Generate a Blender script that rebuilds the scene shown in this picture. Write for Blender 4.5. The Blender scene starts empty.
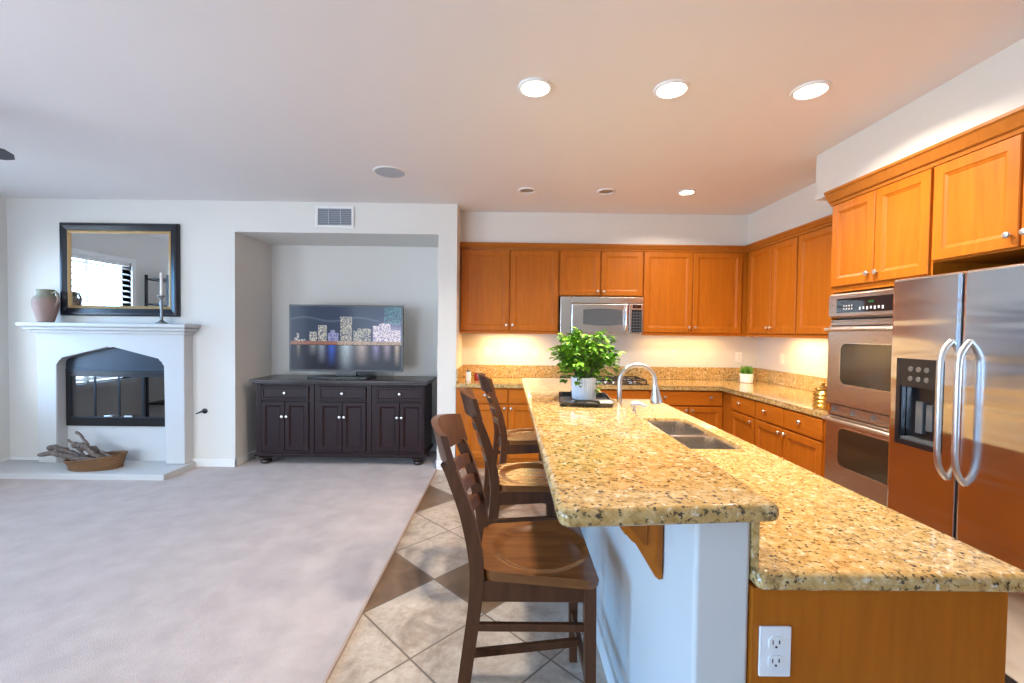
import bpy, bmesh, math, random
from mathutils import Vector, Matrix
random.seed(7)
PI = math.pi
sc = bpy.context.scene
COL = sc.collection

# ------------------------------------------------------------------ camera
F, PITCH, YAW, ROLL, CAMH = 438.29, .0235, .0062, .0121, 1.4464
cam_d = bpy.data.cameras.new('camera'); cam = bpy.data.objects.new('camera', cam_d); COL.objects.link(cam)
_fw = Vector((math.sin(YAW)*math.cos(PITCH), math.cos(YAW)*math.cos(PITCH), -math.sin(PITCH)))
_r = Vector((math.cos(YAW), -math.sin(YAW), 0)); _u = _r.cross(_fw)
_R = _r*math.cos(ROLL) + _u*math.sin(ROLL); _U = -_r*math.sin(ROLL) + _u*math.cos(ROLL)
cam.matrix_world = Matrix(((_R.x, _U.x, -_fw.x, 0), (_R.y, _U.y, -_fw.y, 0), (_R.z, _U.z, -_fw.z, CAMH), (0, 0, 0, 1)))
cam_d.sensor_width = 36; cam_d.lens = F*36/1024; cam_d.clip_start = .05; cam_d.clip_end = 100
sc.camera = cam

# ------------------------------------------------------------------ light and exposure
sc.view_settings.view_transform = 'Standard'; sc.view_settings.look = 'None'
sc.view_settings.gamma = 1; sc.view_settings.use_curve_mapping = False
sc.view_settings.exposure = 0.45
wd = bpy.data.worlds.new('world'); sc.world = wd; wd.use_nodes = True
_t = wd.node_tree; bg = _t.nodes['Background']; bg.inputs[1].default_value = 11.0
_tc = _t.nodes.new('ShaderNodeTexCoord'); _sx = _t.nodes.new('ShaderNodeSeparateXYZ'); _t.links.new(_tc.outputs['Generated'], _sx.inputs[0])
_side = _t.nodes.new('ShaderNodeMapRange'); _t.links.new(_sx.outputs[0], _side.inputs[0])      # clear sky to the left, bright patio side behind
_side.inputs[1].default_value = -.95; _side.inputs[2].default_value = -.35
_sky = _t.nodes.new('ShaderNodeMix'); _sky.data_type = 'RGBA'; _t.links.new(_side.outputs[0], _sky.inputs[0])
_sky.inputs[6].default_value = (.20, .72, 1.45, 1); _sky.inputs[7].default_value = (.80, .89, 1.0, 1)
_gr = _t.nodes.new('ShaderNodeMapRange'); _t.links.new(_sx.outputs[2], _gr.inputs[0]); _gr.inputs[1].default_value = -.05; _gr.inputs[2].default_value = .05
_w = _t.nodes.new('ShaderNodeMix'); _w.data_type = 'RGBA'; _t.links.new(_gr.outputs[0], _w.inputs[0]); _w.inputs[6].default_value = (.64, .73, .84, 1)
_t.links.new(_sky.outputs[2], _w.inputs[7]); _t.links.new(_w.outputs[2], bg.inputs[0])

def area(name, loc, rot, sx, sy, energy, color, portal=False, shape='RECTANGLE', spread=PI):
    l = bpy.data.lights.new(name, 'AREA'); l.shape = shape; l.size = sx; l.size_y = sy
    l.energy = energy; l.color = color; l.spread = spread
    if portal: l.cycles.is_portal = True
    o = bpy.data.objects.new(name, l); COL.objects.link(o); o.location = loc; o.rotation_euler = rot
    return o
WARM = (1.0, .89, .74); WARMER = (1.0, .62, .22)
# daylight enters through these openings (x0, x1, z0, z1)
WIN_NEAR_ADDED = [(-4.6, -2.2, .08, 2.2)]  # unseen window, added behind the camera as a daylight source
WIN_LEFT = [(3.02, 4.16, .75, 2.30), (-1.6, .9, .3, 2.25)]  # first shows in the mirror; second is unseen, added for daylight
YN, XL, H = -3.0, -5.13, 2.74
for a, b, z0, z1 in WIN_NEAR_ADDED:
    area('portal', ((a+b)/2, YN-.10, (z0+z1)/2), (PI/2, 0, 0), b-a, z1-z0, 1, (1, 1, 1), True)
for a, b, z0, z1 in WIN_LEFT:
    area('portal', (XL-.10, (a+b)/2, (z0+z1)/2), (0, -PI/2, 0), z1-z0, b-a, 1, (1, 1, 1), True)

# ------------------------------------------------------------------ materials
MATS = {}
def mat(name, col=(.8, .8, .8), rough=.5, metal=0, **k):
    m = bpy.data.materials.new(name); m.use_nodes = True; MATS[name] = m
    b = m.node_tree.nodes['Principled BSDF']
    b.inputs['Base Color'].default_value = (*col, 1); b.inputs['Roughness'].default_value = rough; b.inputs['Metallic'].default_value = metal
    for n, v in k.items():
        i = b.inputs.get(n.replace('_', ' '))
        if i: i.default_value = (*v, 1) if isinstance(v, tuple) else v
    return m
class NT:
    def __init__(s, m): s.t = m.node_tree; s.b = s.t.nodes['Principled BSDF']
    def n(s, typ, **k):
        o = s.t.nodes.new(typ)
        for a, v in k.items(): setattr(o, a, v)
        return o
    def l(s, a, b): s.t.links.new(a, b)
    def coord(s, scale=(1, 1, 1), rot=(0, 0, 0), loc=(0, 0, 0), kind='Object'):
        tc = s.n('ShaderNodeTexCoord'); mp = s.n('ShaderNodeMapping')
        mp.inputs['Scale'].default_value = scale; mp.inputs['Rotation'].default_value = rot; mp.inputs['Location'].default_value = loc
        s.l(tc.outputs[kind], mp.inputs[0]); return mp.outputs[0]
    def noise(s, vec, scale, detail=3, rough=.5, dist=0):
        o = s.n('ShaderNodeTexNoise'); o.inputs['Scale'].default_value = scale; o.inputs['Detail'].default_value = detail
        o.inputs['Roughness'].default_value = rough; o.inputs['Distortion'].default_value = dist
        s.l(vec, o.inputs['Vector']); return o.outputs['Fac']
    def ramp(s, fac, stops, interp='LINEAR'):
        o = s.n('ShaderNodeValToRGB'); e = o.color_ramp.elements; o.color_ramp.interpolation = interp
        while len(e) < len(stops): e.new(.5)
        for i, (p, c) in enumerate(stops):
            e[i].position = p; e[i].color = (*c, 1) if isinstance(c, tuple) else (c, c, c, 1)
        s.l(fac, o.inputs[0]); return o.outputs[0]
    def mix(s, fac, a, b, typ='MIX'):
        o = s.n('ShaderNodeMix', data_type='RGBA', blend_type=typ)
        for sock, v in ((o.inputs[0], fac), (o.inputs[6], a), (o.inputs[7], b)):
            if hasattr(v, 'is_output'): s.l(v, sock)
            else: sock.default_value = (*v, 1) if isinstance(v, tuple) else v
        return o.outputs[2]
    def bump(s, h, strength=.2, dist=.01):
        o = s.n('ShaderNodeBump'); o.inputs['Strength'].default_value = strength; o.inputs['Distance'].default_value = dist
        s.l(h, o.inputs['Height']); s.l(o.outputs[0], s.b.inputs['Normal'])
    def col(s, c): s.l(c, s.b.inputs['Base Color'])
    def math(s, op, a, b=None):
        o = s.n('ShaderNodeMath', operation=op)
        for i, v in enumerate((a, b)):
            if v is None: continue
            if hasattr(v, 'is_output'): s.l(v, o.inputs[i])
            else: o.inputs[i].default_value = v
        return o.outputs[0]

def paint(name, col, bump=.12, rough=.75):
    m = mat(name, col, rough); t = NT(m); v = t.coord()
    t.col(t.mix(t.noise(v, 1.3, 3), tuple(c*.97 for c in col), tuple(min(1, c*1.02) for c in col)))
    t.bump(t.noise(v, 130, 2), bump, .002); return m
M_WALL = paint('wall_paint', (.72, .70, .66)); M_CEIL = paint('ceiling_paint', (.78, .745, .735), .2)
M_TRIM = paint('trim_paint', (.82, .82, .81), .02, .45); M_FIRE = paint('fireplace_plaster', (.57, .57, .57), .08, .6)

def wood(name, c0, c1, rough=.42, scale=1.0, coat=.0, axis='z', spec=.25):
    m = mat(name, c0, rough, Coat_Weight=coat, Coat_Roughness=.2, Specular_IOR_Level=spec); t = NT(m)
    s = {'z': (14, 14, 1.2), 'x': (1.2, 14, 14), 'y': (14, 1.2, 14)}[axis]
    v = t.coord(tuple(a*scale for a in s)); a = t.noise(v, 2.2, 5, .6, .6)
    b = t.noise(t.coord(tuple(a*scale*.35 for a in s)), 1.6, 2)
    c = t.ramp(a, [(.30, c0), (.72, c1)])
    t.col(t.mix(t.math('MULTIPLY', b, .55), c, tuple((x+y)/2*.86 for x, y in zip(c0, c1))))
    t.bump(a, .04, .003); return m
M_MAPLE = wood('honey_maple', (.37, .098, .006), (.50, .145, .009)); M_MAPLEX = wood('honey_maple_rail', (.37, .098, .006), (.50, .145, .009), axis='x')
M_CROWN = wood('maple_crown', (.36, .115, .014), (.46, .155, .022), axis='x')
M_ESP = wood('espresso_wood', (.016, .007, .009), (.030, .013, .014), .38, coat=.0, spec=.22)
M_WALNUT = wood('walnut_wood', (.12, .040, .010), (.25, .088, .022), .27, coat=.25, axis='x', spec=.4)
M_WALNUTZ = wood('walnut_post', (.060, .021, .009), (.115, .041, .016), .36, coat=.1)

def granite():
    m = mat('golden_granite', (.7, .5, .25), .09, Coat_Weight=.3, Coat_Roughness=.04, Specular_IOR_Level=.55); t = NT(m)
    v = t.coord(); n1 = t.noise(v, 34, 6, .72, .4); n2 = t.noise(v, 9, 3, .5, .3)
    base = t.ramp(n1, [(.30, (.19, .11, .04)), (.43, (.44, .275, .095)), (.55, (.60, .415, .175)), (.70, (.76, .63, .41))])
    base = t.mix(t.ramp(n2, [(.41, 0.), (.61, .45)]), base, (.56, .33, .095))
    n3 = t.noise(v, 84, 3, .6, .25); n4 = t.noise(v, 19, 3)
    dark = t.math('MULTIPLY', t.ramp(n3, [(.545, 0.), (.625, 1.)]), t.ramp(n4, [(.38, .35), (.52, 1.)]))
    base = t.mix(dark, base, (.06, .040, .022))
    n5 = t.noise(v, 50, 3, .6, .3)
    base = t.mix(t.ramp(n5, [(.60, 0.), (.68, .75)]), base, (.78, .70, .54))
    t.col(base); return m
M_GRAN = granite()

def steel(name, col=(.62, .60, .57), rough=.28, axis=(1, 1, 90), wave=.0):
    m = mat(name, col, rough, 1.0); t = NT(m)
    a = t.noise(t.coord(axis), 14, 3); r = t.ramp(a, [(.2, rough*.8), (.8, rough*1.2)]); t.l(r, t.b.inputs['Roughness'])
    if wave:
        t.bump(t.noise(t.coord((.5, .5, 4.0)), 2.2, 1, .4, .6), wave, .03)
    return m
M_STEEL = steel('brushed_steel', (.68, .66, .63), .22); M_FRIDGE = steel('fridge_steel', (.74, .78, .84), .18, (1, 1, 90), .22)
M_OVEN = steel('oven_steel', (.50, .42, .36), .30); M_CHROME = mat('chrome', (.75, .74, .72), .12, 1.0)
M_NICKEL = mat('satin_nickel', (.70, .68, .65), .33, 1.0); M_SINK = steel('sink_steel', (.66, .63, .60), .24, (40, 1, 1))
M_BLACK = mat('black_plastic', (.010, .010, .012), .28); M_BLACKG = mat('black_glass', (.008, .008, .010), .05, Coat_Weight=.4)
M_GREYG = mat('grey_glass', (.09, .10, .11), .08); M_OVENG = mat('oven_glass', (.035, .024, .015), .06)
M_IRON = mat('cast_iron', (.02, .02, .022), .5); M_DARKM = mat('dark_metal', (.035, .045, .06), .35, .6)
M_BLADE = mat('fan_blade_dark', (.02, .02, .03), .5)
M_PLATE = mat('white_plastic', (.80, .79, .78), .35); M_SLOT = mat('slot_dark', (.05, .05, .05), .6)
M_IVORY = mat('ivory_plastic', (.86, .83, .77), .4)
M_CERAM = mat('white_ceramic', (.80, .82, .84), .25, Coat_Weight=.3); M_SOIL = mat('soil', (.03, .018, .01), .95)
M_MIRROR = mat('mirror_glass', (.86, .90, .91), .0, 1.0); M_GOLD = mat('gilt', (.50, .33, .15), .45, .6)
M_TRAY = mat('tray_dark', (.012, .014, .02), .12, Coat_Weight=.5); M_NAPKIN = mat('cream_cloth', (.78, .72, .62), .8)
M_GRILLE = mat('grille_grey', (.42, .45, .50), .6); M_INSIDE = mat('lamp_inside', (.30, .24, .18), .5)
M_CARVE = wood('maple_darker', (.26, .066, .005), (.36, .10, .008)); M_CANDLE = mat('wax_white', (.82, .80, .76), .45, Subsurface_Weight=.1); M_PEWTER = mat('pewter', (.24, .26, .27), .35, .8)  # corbel carving in a darker tone than the cabinet maple
M_RED = mat('red_wax', (.33, .01, .012), .15, Coat_Weight=.6); M_BRASS = mat('brass', (.62, .40, .11), .25, .9)
M_VENTD = mat('vent_dark', (.20, .22, .25), .7); M_DISPLAY = mat('display_marks', (.55, .55, .55), .4)
M_FBRICK = mat('firebox_panel', (.05, .05, .055), .9); M_LOG = mat('fire_log', (.18, .13, .10), .9)

def leafmat(name, a, b):
    m = mat(name, a, .45); t = NT(m); oi = t.coord((1, 1, 1))
    t.col(t.mix(t.ramp(t.noise(oi, 22, 2), [(.35, 0.), (.65, 1.)]), a, b)); return m
M_LEAF = leafmat('leaf_green', (.055, .21, .008), (.23, .46, .015)); M_GRASS = leafmat('grass_green', (.05, .18, .015), (.16, .36, .03))
M_STEM = mat('plant_stem', (.10, .14, .03), .7)

def carpet():
    m = mat('carpet_pile', (.5, .44, .42), 1.0, Sheen_Weight=.3); t = NT(m); v = t.coord()
    a = t.noise(v, 260, 2, .6); b = t.noise(v, 5.5, 4, .6)
    c = t.mix(t.ramp(b, [(.35, 0.), (.68, 1.)]), (.45, .365, .34), (.56, .47, .44))
    t.col(t.mix(t.ramp(a, [(.3, .35), (.7, 0.)]), c, (.30, .26, .25))); t.bump(a, .7, .006); return m
M_CARPET = carpet()

def tile():
    m = mat('stone_tile', (.5, .4, .32), .38); t = NT(m); L = .4378
    tc = t.n('ShaderNodeTexCoord'); sp = t.n('ShaderNodeSeparateXYZ'); t.l(tc.outputs['Object'], sp.inputs[0])
    x = t.math('ADD', sp.outputs[0], .4204); y = t.math('ADD', sp.outputs[1], -2.5167)
    k = 1/(math.sqrt(2)*L)
    u = t.math('MULTIPLY', t.math('ADD', x, y), k); v = t.math('MULTIPLY', t.math('SUBTRACT', x, y), k)
    fu, fv = t.math('FLOOR', u), t.math('FLOOR', v)
    du = t.math('ABSOLUTE', t.math('SUBTRACT', t.math('SUBTRACT', u, fu), .5)); dv = t.math('ABSOLUTE', t.math('SUBTRACT', t.math('SUBTRACT', v, fv), .5))
    grout = t.math('GREATER_THAN', t.math('MAXIMUM', du, dv), .4895)
    row = t.math('FLOORED_MODULO', t.math('SUBTRACT', fu, fv), 4.0)
    dark = t.math('LESS_THAN', t.math('ABSOLUTE', row), .5)
    cmb = t.n('ShaderNodeCombineXYZ'); t.l(fu, cmb.inputs[0]); t.l(fv, cmb.inputs[1])
    wn = t.n('ShaderNodeTexWhiteNoise', noise_dimensions='3D'); t.l(cmb.outputs[0], wn.inputs['Vector'])
    vec = t.n('ShaderNodeVectorMath', operation='MULTIPLY_ADD'); t.l(wn.outputs['Color'], vec.inputs[0]); vec.inputs[1].default_value = (9, 9, 9); t.l(tc.outputs['Object'], vec.inputs[2])
    n1 = t.noise(vec.outputs[0], 5, 6, .65, .6); n2 = t.noise(vec.outputs[0], 22, 5, .7)
    lite = t.ramp(n1, [(.32, (.30, .235, .185)), (.5, (.50, .41, .33)), (.7, (.60, .52, .44))])
    lite = t.mix(t.ramp(n2, [(.45, 0.), (.7, .5)]), lite, (.26, .17, .10))
    drk = t.ramp(n1, [(.32, (.13, .075, .042)), (.65, (.22, .135, .08))])
    c = t.mix(dark, lite, drk); c = t.mix(grout, c, (.16, .125, .10))
    t.col(c); t.bump(t.math('SUBTRACT', n2, t.math('MULTIPLY', grout, 1.5)), .12, .004); return m
M_TILE = tile()

def emis(name, col, s):
    m = bpy.data.materials.new(name); m.use_nodes = True; t = m.node_tree; t.nodes.clear()
    e = t.nodes.new('ShaderNodeEmission'); o = t.nodes.new('ShaderNodeOutputMaterial'); e.inputs[0].default_value = (*col, 1); e.inputs[1].default_value = s
    t.links.new(e.outputs[0], o.inputs[0]); return m
M_LAMP = emis('lamp_lens', (1, .90, .72), 14); M_STRIP = emis('strip_lens', (1, .75, .38), 4); M_LED = emis('clock_digits', (.25, 1, .3), .15)

def pane(name, tint=(1, 1, 1), refl=.10):
    m = bpy.data.materials.new(name); m.use_nodes = True; t = m.node_tree; t.nodes.clear()
    tr = t.nodes.new('ShaderNodeBsdfTransparent'); tr.inputs[0].default_value = (*tint, 1)
    g = t.nodes.new('ShaderNodeBsdfGlossy'); g.inputs['Roughness'].default_value = .02
    mx = t.nodes.new('ShaderNodeMixShader'); mx.inputs[0].default_value = refl; o = t.nodes.new('ShaderNodeOutputMaterial')
    t.links.new(tr.outputs[0], mx.inputs[1]); t.links.new(g.outputs[0], mx.inputs[2]); t.links.new(mx.outputs[0], o.inputs[0]); return m
M_PANE = pane('window_pane', (.97, .99, 1), .06); M_FGLASS = pane('firebox_glass', (.42, .46, .50), .24); M_JARG = pane('jar_glass', (.92, .9, .88), .10)

def wicker():
    m = mat('wicker', (.35, .18, .07), .7); t = NT(m); tc = t.n('ShaderNodeTexCoord')
    sp = t.n('ShaderNodeSeparateXYZ'); t.l(tc.outputs['Object'], sp.inputs[0])
    an = t.math('ARCTAN2', sp.outputs[1], sp.outputs[0])
    a = t.math('SINE', t.math('MULTIPLY', an, 34.0)); b = t.math('SINE', t.math('MULTIPLY', sp.outputs[2], 260.0))
    w = t.math('ADD', t.math('MULTIPLY', t.math('MULTIPLY', a, b), .5), .5)
    n = t.noise(t.coord(), 40, 3)
    t.col(t.mix(t.math('MULTIPLY', w, t.math('ADD', n, .3)), (.07, .03, .012), (.36, .18, .065))); t.bump(w, .8, .006); return m
M_WICK = wicker()
def bark():
    m = mat('driftwood', (.2, .16, .13), .9); t = NT(m); n = t.noise(t.coord((30, 30, 4)), 3, 4)
    t.col(t.ramp(n, [(.3, (.06, .045, .04)), (.7, (.24, .19, .165))])); t.bump(n, .4, .006); return m
M_BARK = bark()
def jugmat():
    m = mat('jug_clay', (.4, .25, .2), .7); t = NT(m); tc = t.n('ShaderNodeTexCoord'); sp = t.n('ShaderNodeSeparateXYZ'); t.l(tc.outputs['Object'], sp.inputs[0])
    n = t.noise(t.coord(), 14, 4); z = t.math('ADD', sp.outputs[2], t.math('MULTIPLY', t.math('SUBTRACT', n, .5), .05))
    c = t.ramp(t.math('MULTIPLY', z, 3.0), [(.62, (.33, .20, .165)), (.80, (.22, .23, .15))]); t.col(t.mix(t.math('MULTIPLY', n, .4), c, (.45, .36, .32))); return m
M_JUG = jugmat()
def vcol(name, s):
    m = bpy.data.materials.new(name); m.use_nodes = True; t = NT(m); at = t.n('ShaderNodeVertexColor'); at.layer_name = 'picture'
    t.b.inputs['Base Color'].default_value = (.01, .01, .012, 1); t.b.inputs['Roughness'].default_value = .12; t.b.inputs['Specular IOR Level'].default_value = .10
    t.l(at.outputs[0], t.b.inputs['Emission Color']); t.b.inputs['Emission Strength'].default_value = s; return m
M_SCREEN = vcol('screen_picture', .9)

# ------------------------------------------------------------------ mesh building
class MB:
    def __init__(s): s.bm = bmesh.new(); s.M = Matrix.Identity(4)
    def v(s, p): return s.bm.verts.new(s.M @ Vector(p))
    def box(s, x0, x1, y0, y1, z0, z1, bev=0, seg=2):
        vs = [s.v((x, y, z)) for x in (x0, x1) for y in (y0, y1) for z in (z0, z1)]
        fs = [s.bm.faces.new([vs[i] for i in f]) for f in ((0, 1, 3, 2), (4, 6, 7, 5), (0, 4, 5, 1), (2, 3, 7, 6), (0, 2, 6, 4), (1, 5, 7, 3))]
        if bev:
            es = {e for f in fs for e in f.edges}
            bmesh.ops.bevel(s.bm, geom=list(es), offset=bev, segments=seg, affect='EDGES', profile=.5, clamp_overlap=True)
        return s
    def strip(s, loops, closed=True, cap0=False, cap1=False):
        L = [[s.v(p) for p in lp] for lp in loops]; n = len(L[0])
        for a, b in zip(L, L[1:]):
            for i in range(n if closed else n-1):
                j = (i+1) % n
                s.bm.faces.new((a[i], a[j], b[j], b[i]))
        if cap0: s.bm.faces.new(L[0][::-1])
        if cap1: s.bm.faces.new(L[-1])
        return s
    def tube(s, pts, r, seg=10, caps=True, flat=None):
        pts = [Vector(p) for p in pts]; n = len(pts); rs = r if isinstance(r, (list, tuple)) else [r]*n
        loops = []; prev = None
        for i, p in enumerate(pts):
            d = (pts[min(i+1, n-1)]-pts[max(i-1, 0)]).normalized()
            if prev is None:
                a = Vector((0, 0, 1)) if abs(d.z) < .9 else Vector((1, 0, 0)); a = (a-d*a.dot(d)).normalized()
            else: a = (prev-d*prev.dot(d)).normalized()
            prev = a; b = d.cross(a)
            loops.append([p+(a*math.cos(2*PI*k/seg)+b*math.sin(2*PI*k/seg))*rs[i] for k in range(seg)])
        return s.strip(loops, True, caps, caps)
    def lathe(s, prof, c=(0, 0, 0), seg=24, axis='z', cap0=True, cap1=True):
        f = {'z': lambda r, z, a: (c[0]+r*math.cos(a), c[1]+r*math.sin(a), c[2]+z),
             'y': lambda r, z, a: (c[0]+r*math.cos(a), c[1]+z, c[2]-r*math.sin(a)),
             'x': lambda r, z, a: (c[0]+z, c[1]+r*math.cos(a), c[2]+r*math.sin(a))}[axis]
        return s.strip([[f(r, z, 2*PI*k/seg) for k in range(seg)] for r, z in prof], True, cap0, cap1)
    def prism(s, poly, a, b, axis='y', bev=0, seg=2, which='both'):
        f = {'y': lambda p, t: (p[0], t, p[1]), 'z': lambda p, t: (p[0], p[1], t), 'x': lambda p, t: (t, p[0], p[1])}[axis]
        A = [s.v(f(p, a)) for p in poly]; B = [s.v(f(p, b)) for p in poly]; n = len(poly)
        fa = s.bm.faces.new(A[::-1]); fb = s.bm.faces.new(B)
        for i in range(n): s.bm.faces.new((A[i], A[(i+1) % n], B[(i+1) % n], B[i]))
        if bev:
            es = set()
            if which in ('both', 'a'): es |= set(fa.edges)
            if which in ('both', 'b'): es |= set(fb.edges)
            bmesh.ops.bevel(s.bm, geom=list(es), offset=bev, segments=seg, affect='EDGES', profile=.5, clamp_overlap=True)
        return s
    def build(s, name, m, parent=None, smooth=35):
        bmesh.ops.recalc_face_normals(s.bm, faces=s.bm.faces)
        me = bpy.data.meshes.new(name); s.bm.to_mesh(me); s.bm.free()
        if m: me.materials.append(m)
        if smooth:
            me.shade_smooth(); me.set_sharp_from_angle(angle=math.radians(smooth))
        o = bpy.data.objects.new(name, me); COL.objects.link(o)
        if smooth:
            w = o.modifiers.new('weighted_normal', 'WEIGHTED_NORMAL'); w.keep_sharp = True; w.weight = 80
        if parent: o.parent = parent
        return o
def tag(o, label, cat, group=None):
    o['label'] = label; o['category'] = cat
    if group: o['group'] = group
    return o
def thing(name, label, cat, loc=(0, 0, 0), rz=0, group=None):
    o = bpy.data.objects.new(name, None); COL.objects.link(o); o.location = loc; o.rotation_euler = (0, 0, rz); o.empty_display_size = .1
    return tag(o, label, cat, group)
def struct(mb, name, m, smooth=0, parent=None):
    o = mb.build(name, m, parent, smooth)
    if not parent: o['kind'] = 'structure'
    return o
def copy_thing(o, loc, label, rz=None):
    c = o.copy(); COL.objects.link(c); c.location = loc; c['label'] = label
    if rz is not None: c.rotation_euler = (0, 0, rz)
    for ch in o.children:
        d = ch.copy(); COL.objects.link(d); d.parent = c
        for g in ch.children:
            e = g.copy(); COL.objects.link(e); e.parent = d
    return c
def rrect(x0, x1, y0, y1, r, n=5):
    pts = []
    for cx, cy, a0 in ((x1-r, y1-r, 0), (x0+r, y1-r, PI/2), (x0+r, y0+r, PI), (x1-r, y0+r, 1.5*PI)):
        for k in range(n+1):
            a = a0+PI/2*k/n; pts.append((cx+r*math.cos(a), cy+r*math.sin(a)))
    return pts
def catmull(P, n=8):
    P = [Vector(p) for p in P]; out = []
    for i in range(len(P)-1):
        p0, p1, p2, p3 = P[max(i-1, 0)], P[i], P[i+1], P[min(i+2, len(P)-1)]
        for k in range(n):
            t = k/n; out.append(.5*((2*p1)+(p2-p0)*t+(2*p0-5*p1+4*p2-p3)*t*t+(3*p1-p0-3*p2+p3)*t**3))
    out.append(P[-1]); return out

# ------------------------------------------------------------------ room shell
YL, YW, XW, XR = 4.519, 5.11, 2.91, -.547
NX0, NX1, NZ, NY = -2.818, -.738, 2.428, 5.21
CARX = -.741
b = MB(); b.box(CARX-.02, XW, YN, YW+.2, -.06, 0); struct(b, 'floor', M_TILE)
b = MB(); b.box(XL, CARX, YN, NY, -.06, .012); struct(b, 'floor_carpet', M_CARPET)
b = MB(); b.box(CARX-.004, CARX+.012, YN, YL, -.01, .013, .003); struct(b, 'trim_1', mat('transition_strip', (.40, .30, .25), .6))
b = MB(); b.box(XL-.2, XW+.2, YN-.2, YW+.3, H, H+.1); struct(b, 'ceiling', M_CEIL)
b = MB()
b.box(XL, -4.50, YL, NY+.1, 0, H).box(-3.47, NX0, YL, NY+.1, 0, H).box(-4.50, -3.47, YL, NY+.1, 1.02, H).box(-4.50, -3.47, YL, NY+.1, 0, .42)
b.box(-4.50, -3.47, 4.95, NY+.1, .42, 1.02)
b.box(NX1, XR, YL, NY+.1, 0, H).box(NX0, NX1, YL, NY+.1, NZ, H).box(NX0, NX1, NY, NY+.1, 0, NZ)
struct(b, 'wall_back', M_WALL)
b = MB(); b.box(XR, XW, YW, YW+.2, 0, H); struct(b, 'wall_kitchen', M_WALL)
b = MB(); b.box(XW, XW+.15, YN, YW+.2, 0, H); struct(b, 'wall_right', M_WALL)
def wall_with_holes(name, a0, a1, holes, fn):
    b = MB(); cur = a0
    for h0, h1, z0, z1 in sorted(holes):
        fn(b, cur, h0, 0, H); fn(b, h0, h1, 0, z0); fn(b, h0, h1, z1, H); cur = h1
    fn(b, cur, a1, 0, H); struct(b, name, M_WALL)
wall_with_holes('wall_left', YN, NY, WIN_LEFT, lambda b, p, q, z0, z1: b.box(XL-.15, XL, p, q, z0, z1))
wall_with_holes('wall_near', XL-.15, XW+.15, WIN_NEAR_ADDED, lambda b, p, q, z0, z1: b.box(p, q, YN-.15, YN, z0, z1))
b = MB(); b.box(XR, 2.587, 4.796, YW, 2.36, H).box(2.587, XW, 3.19, YW, 2.36, H).box(2.209, XW, YN, 3.19, 2.42, H)
struct(b, 'wall_soffit', M_WALL)
b = MB()
for x0, x1, y0, y1 in ((-3.25, NX0+.014, YL-.014, YL), (XL, -4.72, YL-.014, YL), (NX0, NX0+.014, YL-.014, NY), (NX0, NX1, NY-.014, NY), (NX1-.014, NX1, YL-.014, NY), (NX1-.014, XR+.014, YL-.014, YL), (XR, XR+.014, YL, 4.58)):
    b.box(x0, x1, y0, y1, .0, .095, .003)
struct(b, 'baseboard_back', M_TRIM)
b = MB(); b.box(XL, XL+.014, YN, YL, 0, .095, .003); struct(b, 'baseboard_left', M_TRIM)

def window(idx, horizontal, a0, a1, z0, z1, shutters):
    # local x along the opening, y outwards
    root = bpy.data.objects.new('window_%d' % idx, None); COL.objects.link(root); root['kind'] = 'structure'
    if horizontal: root.location = (a0, YN, 0); root.rotation_euler = (0, 0, 0); sgn = -1
    else: root.location = (XL, a0, 0); root.rotation_euler = (0, 0, PI/2); sgn = 1
    w = a1-a0; t = .06
    f = MB()
    f.box(-t, 0, -sgn*.02, sgn*.12, z0-t, z1+t).box(w, w+t, -sgn*.02, sgn*.12, z0-t, z1+t).box(0, w, -sgn*.02, sgn*.12, z1, z1+t).box(0, w, -sgn*.05, sgn*.12, z0-t, z0)
    f.box(w/2-.02, w/2+.02, sgn*.05, sgn*.08, z0, z1)
    f.build('window_frame', M_TRIM, root, 0)
    g = MB(); g.box(0, w, sgn*.085, sgn*.09, z0, z1); g.build('window_pane', M_PANE, root, 0)
    if shutters:
        s = MB(); n = int((z1-z0)/.075)
        for lo, hi in ((-.035, w+.035),):
            s.box(.01, w-.01, 0, sgn*.04, z1-.05, z1)
            for k in range(n):
                z = z0+.05+k*(z1-z0-.06)/n
                s.M = Matrix.Translation((0, sgn*.016, z)) @ Matrix.Rotation(sgn*math.radians(22), 4, 'X')
                s.box(lo+.04, hi-.04, -.03, .03, -.004, .004); s.M = Matrix.Identity(4)
        s.build('blind', M_TRIM, root, 0)
for i, (a, c, z0, z1) in enumerate(WIN_LEFT): window(1+i, False, a, c, z0, z1, i == 0)
for i, (a, c, z0, z1) in enumerate(WIN_NEAR_ADDED): window(3+i, True, a, c, z0, z1, False)

# crown along the kitchen cabinets
def crown_profile(z0, z1, d): return [(0, z0), (-.012, z0), (-.016, z0+.018), (-.028, z0+.024), (-d+.010, z1-.022), (-d, z1-.014), (-d, z1), (0, z1)]
b = MB(); b.prism([(4.796+y, z) for y, z in crown_profile(2.332, 2.40, .055)], XR+.004, 2.587, 'x')
b.prism([(2.587+x, z) for x, z in crown_profile(2.332, 2.40, .055)], 3.03, 4.796, 'y')
struct(b, 'trim_2', M_CROWN)
b = MB(); b.prism([(2.215+x, z) for x, z in crown_profile(2.332, 2.425, .06)], -.4, 3.03, 'y'); struct(b, 'trim_3', M_CROWN)

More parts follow.
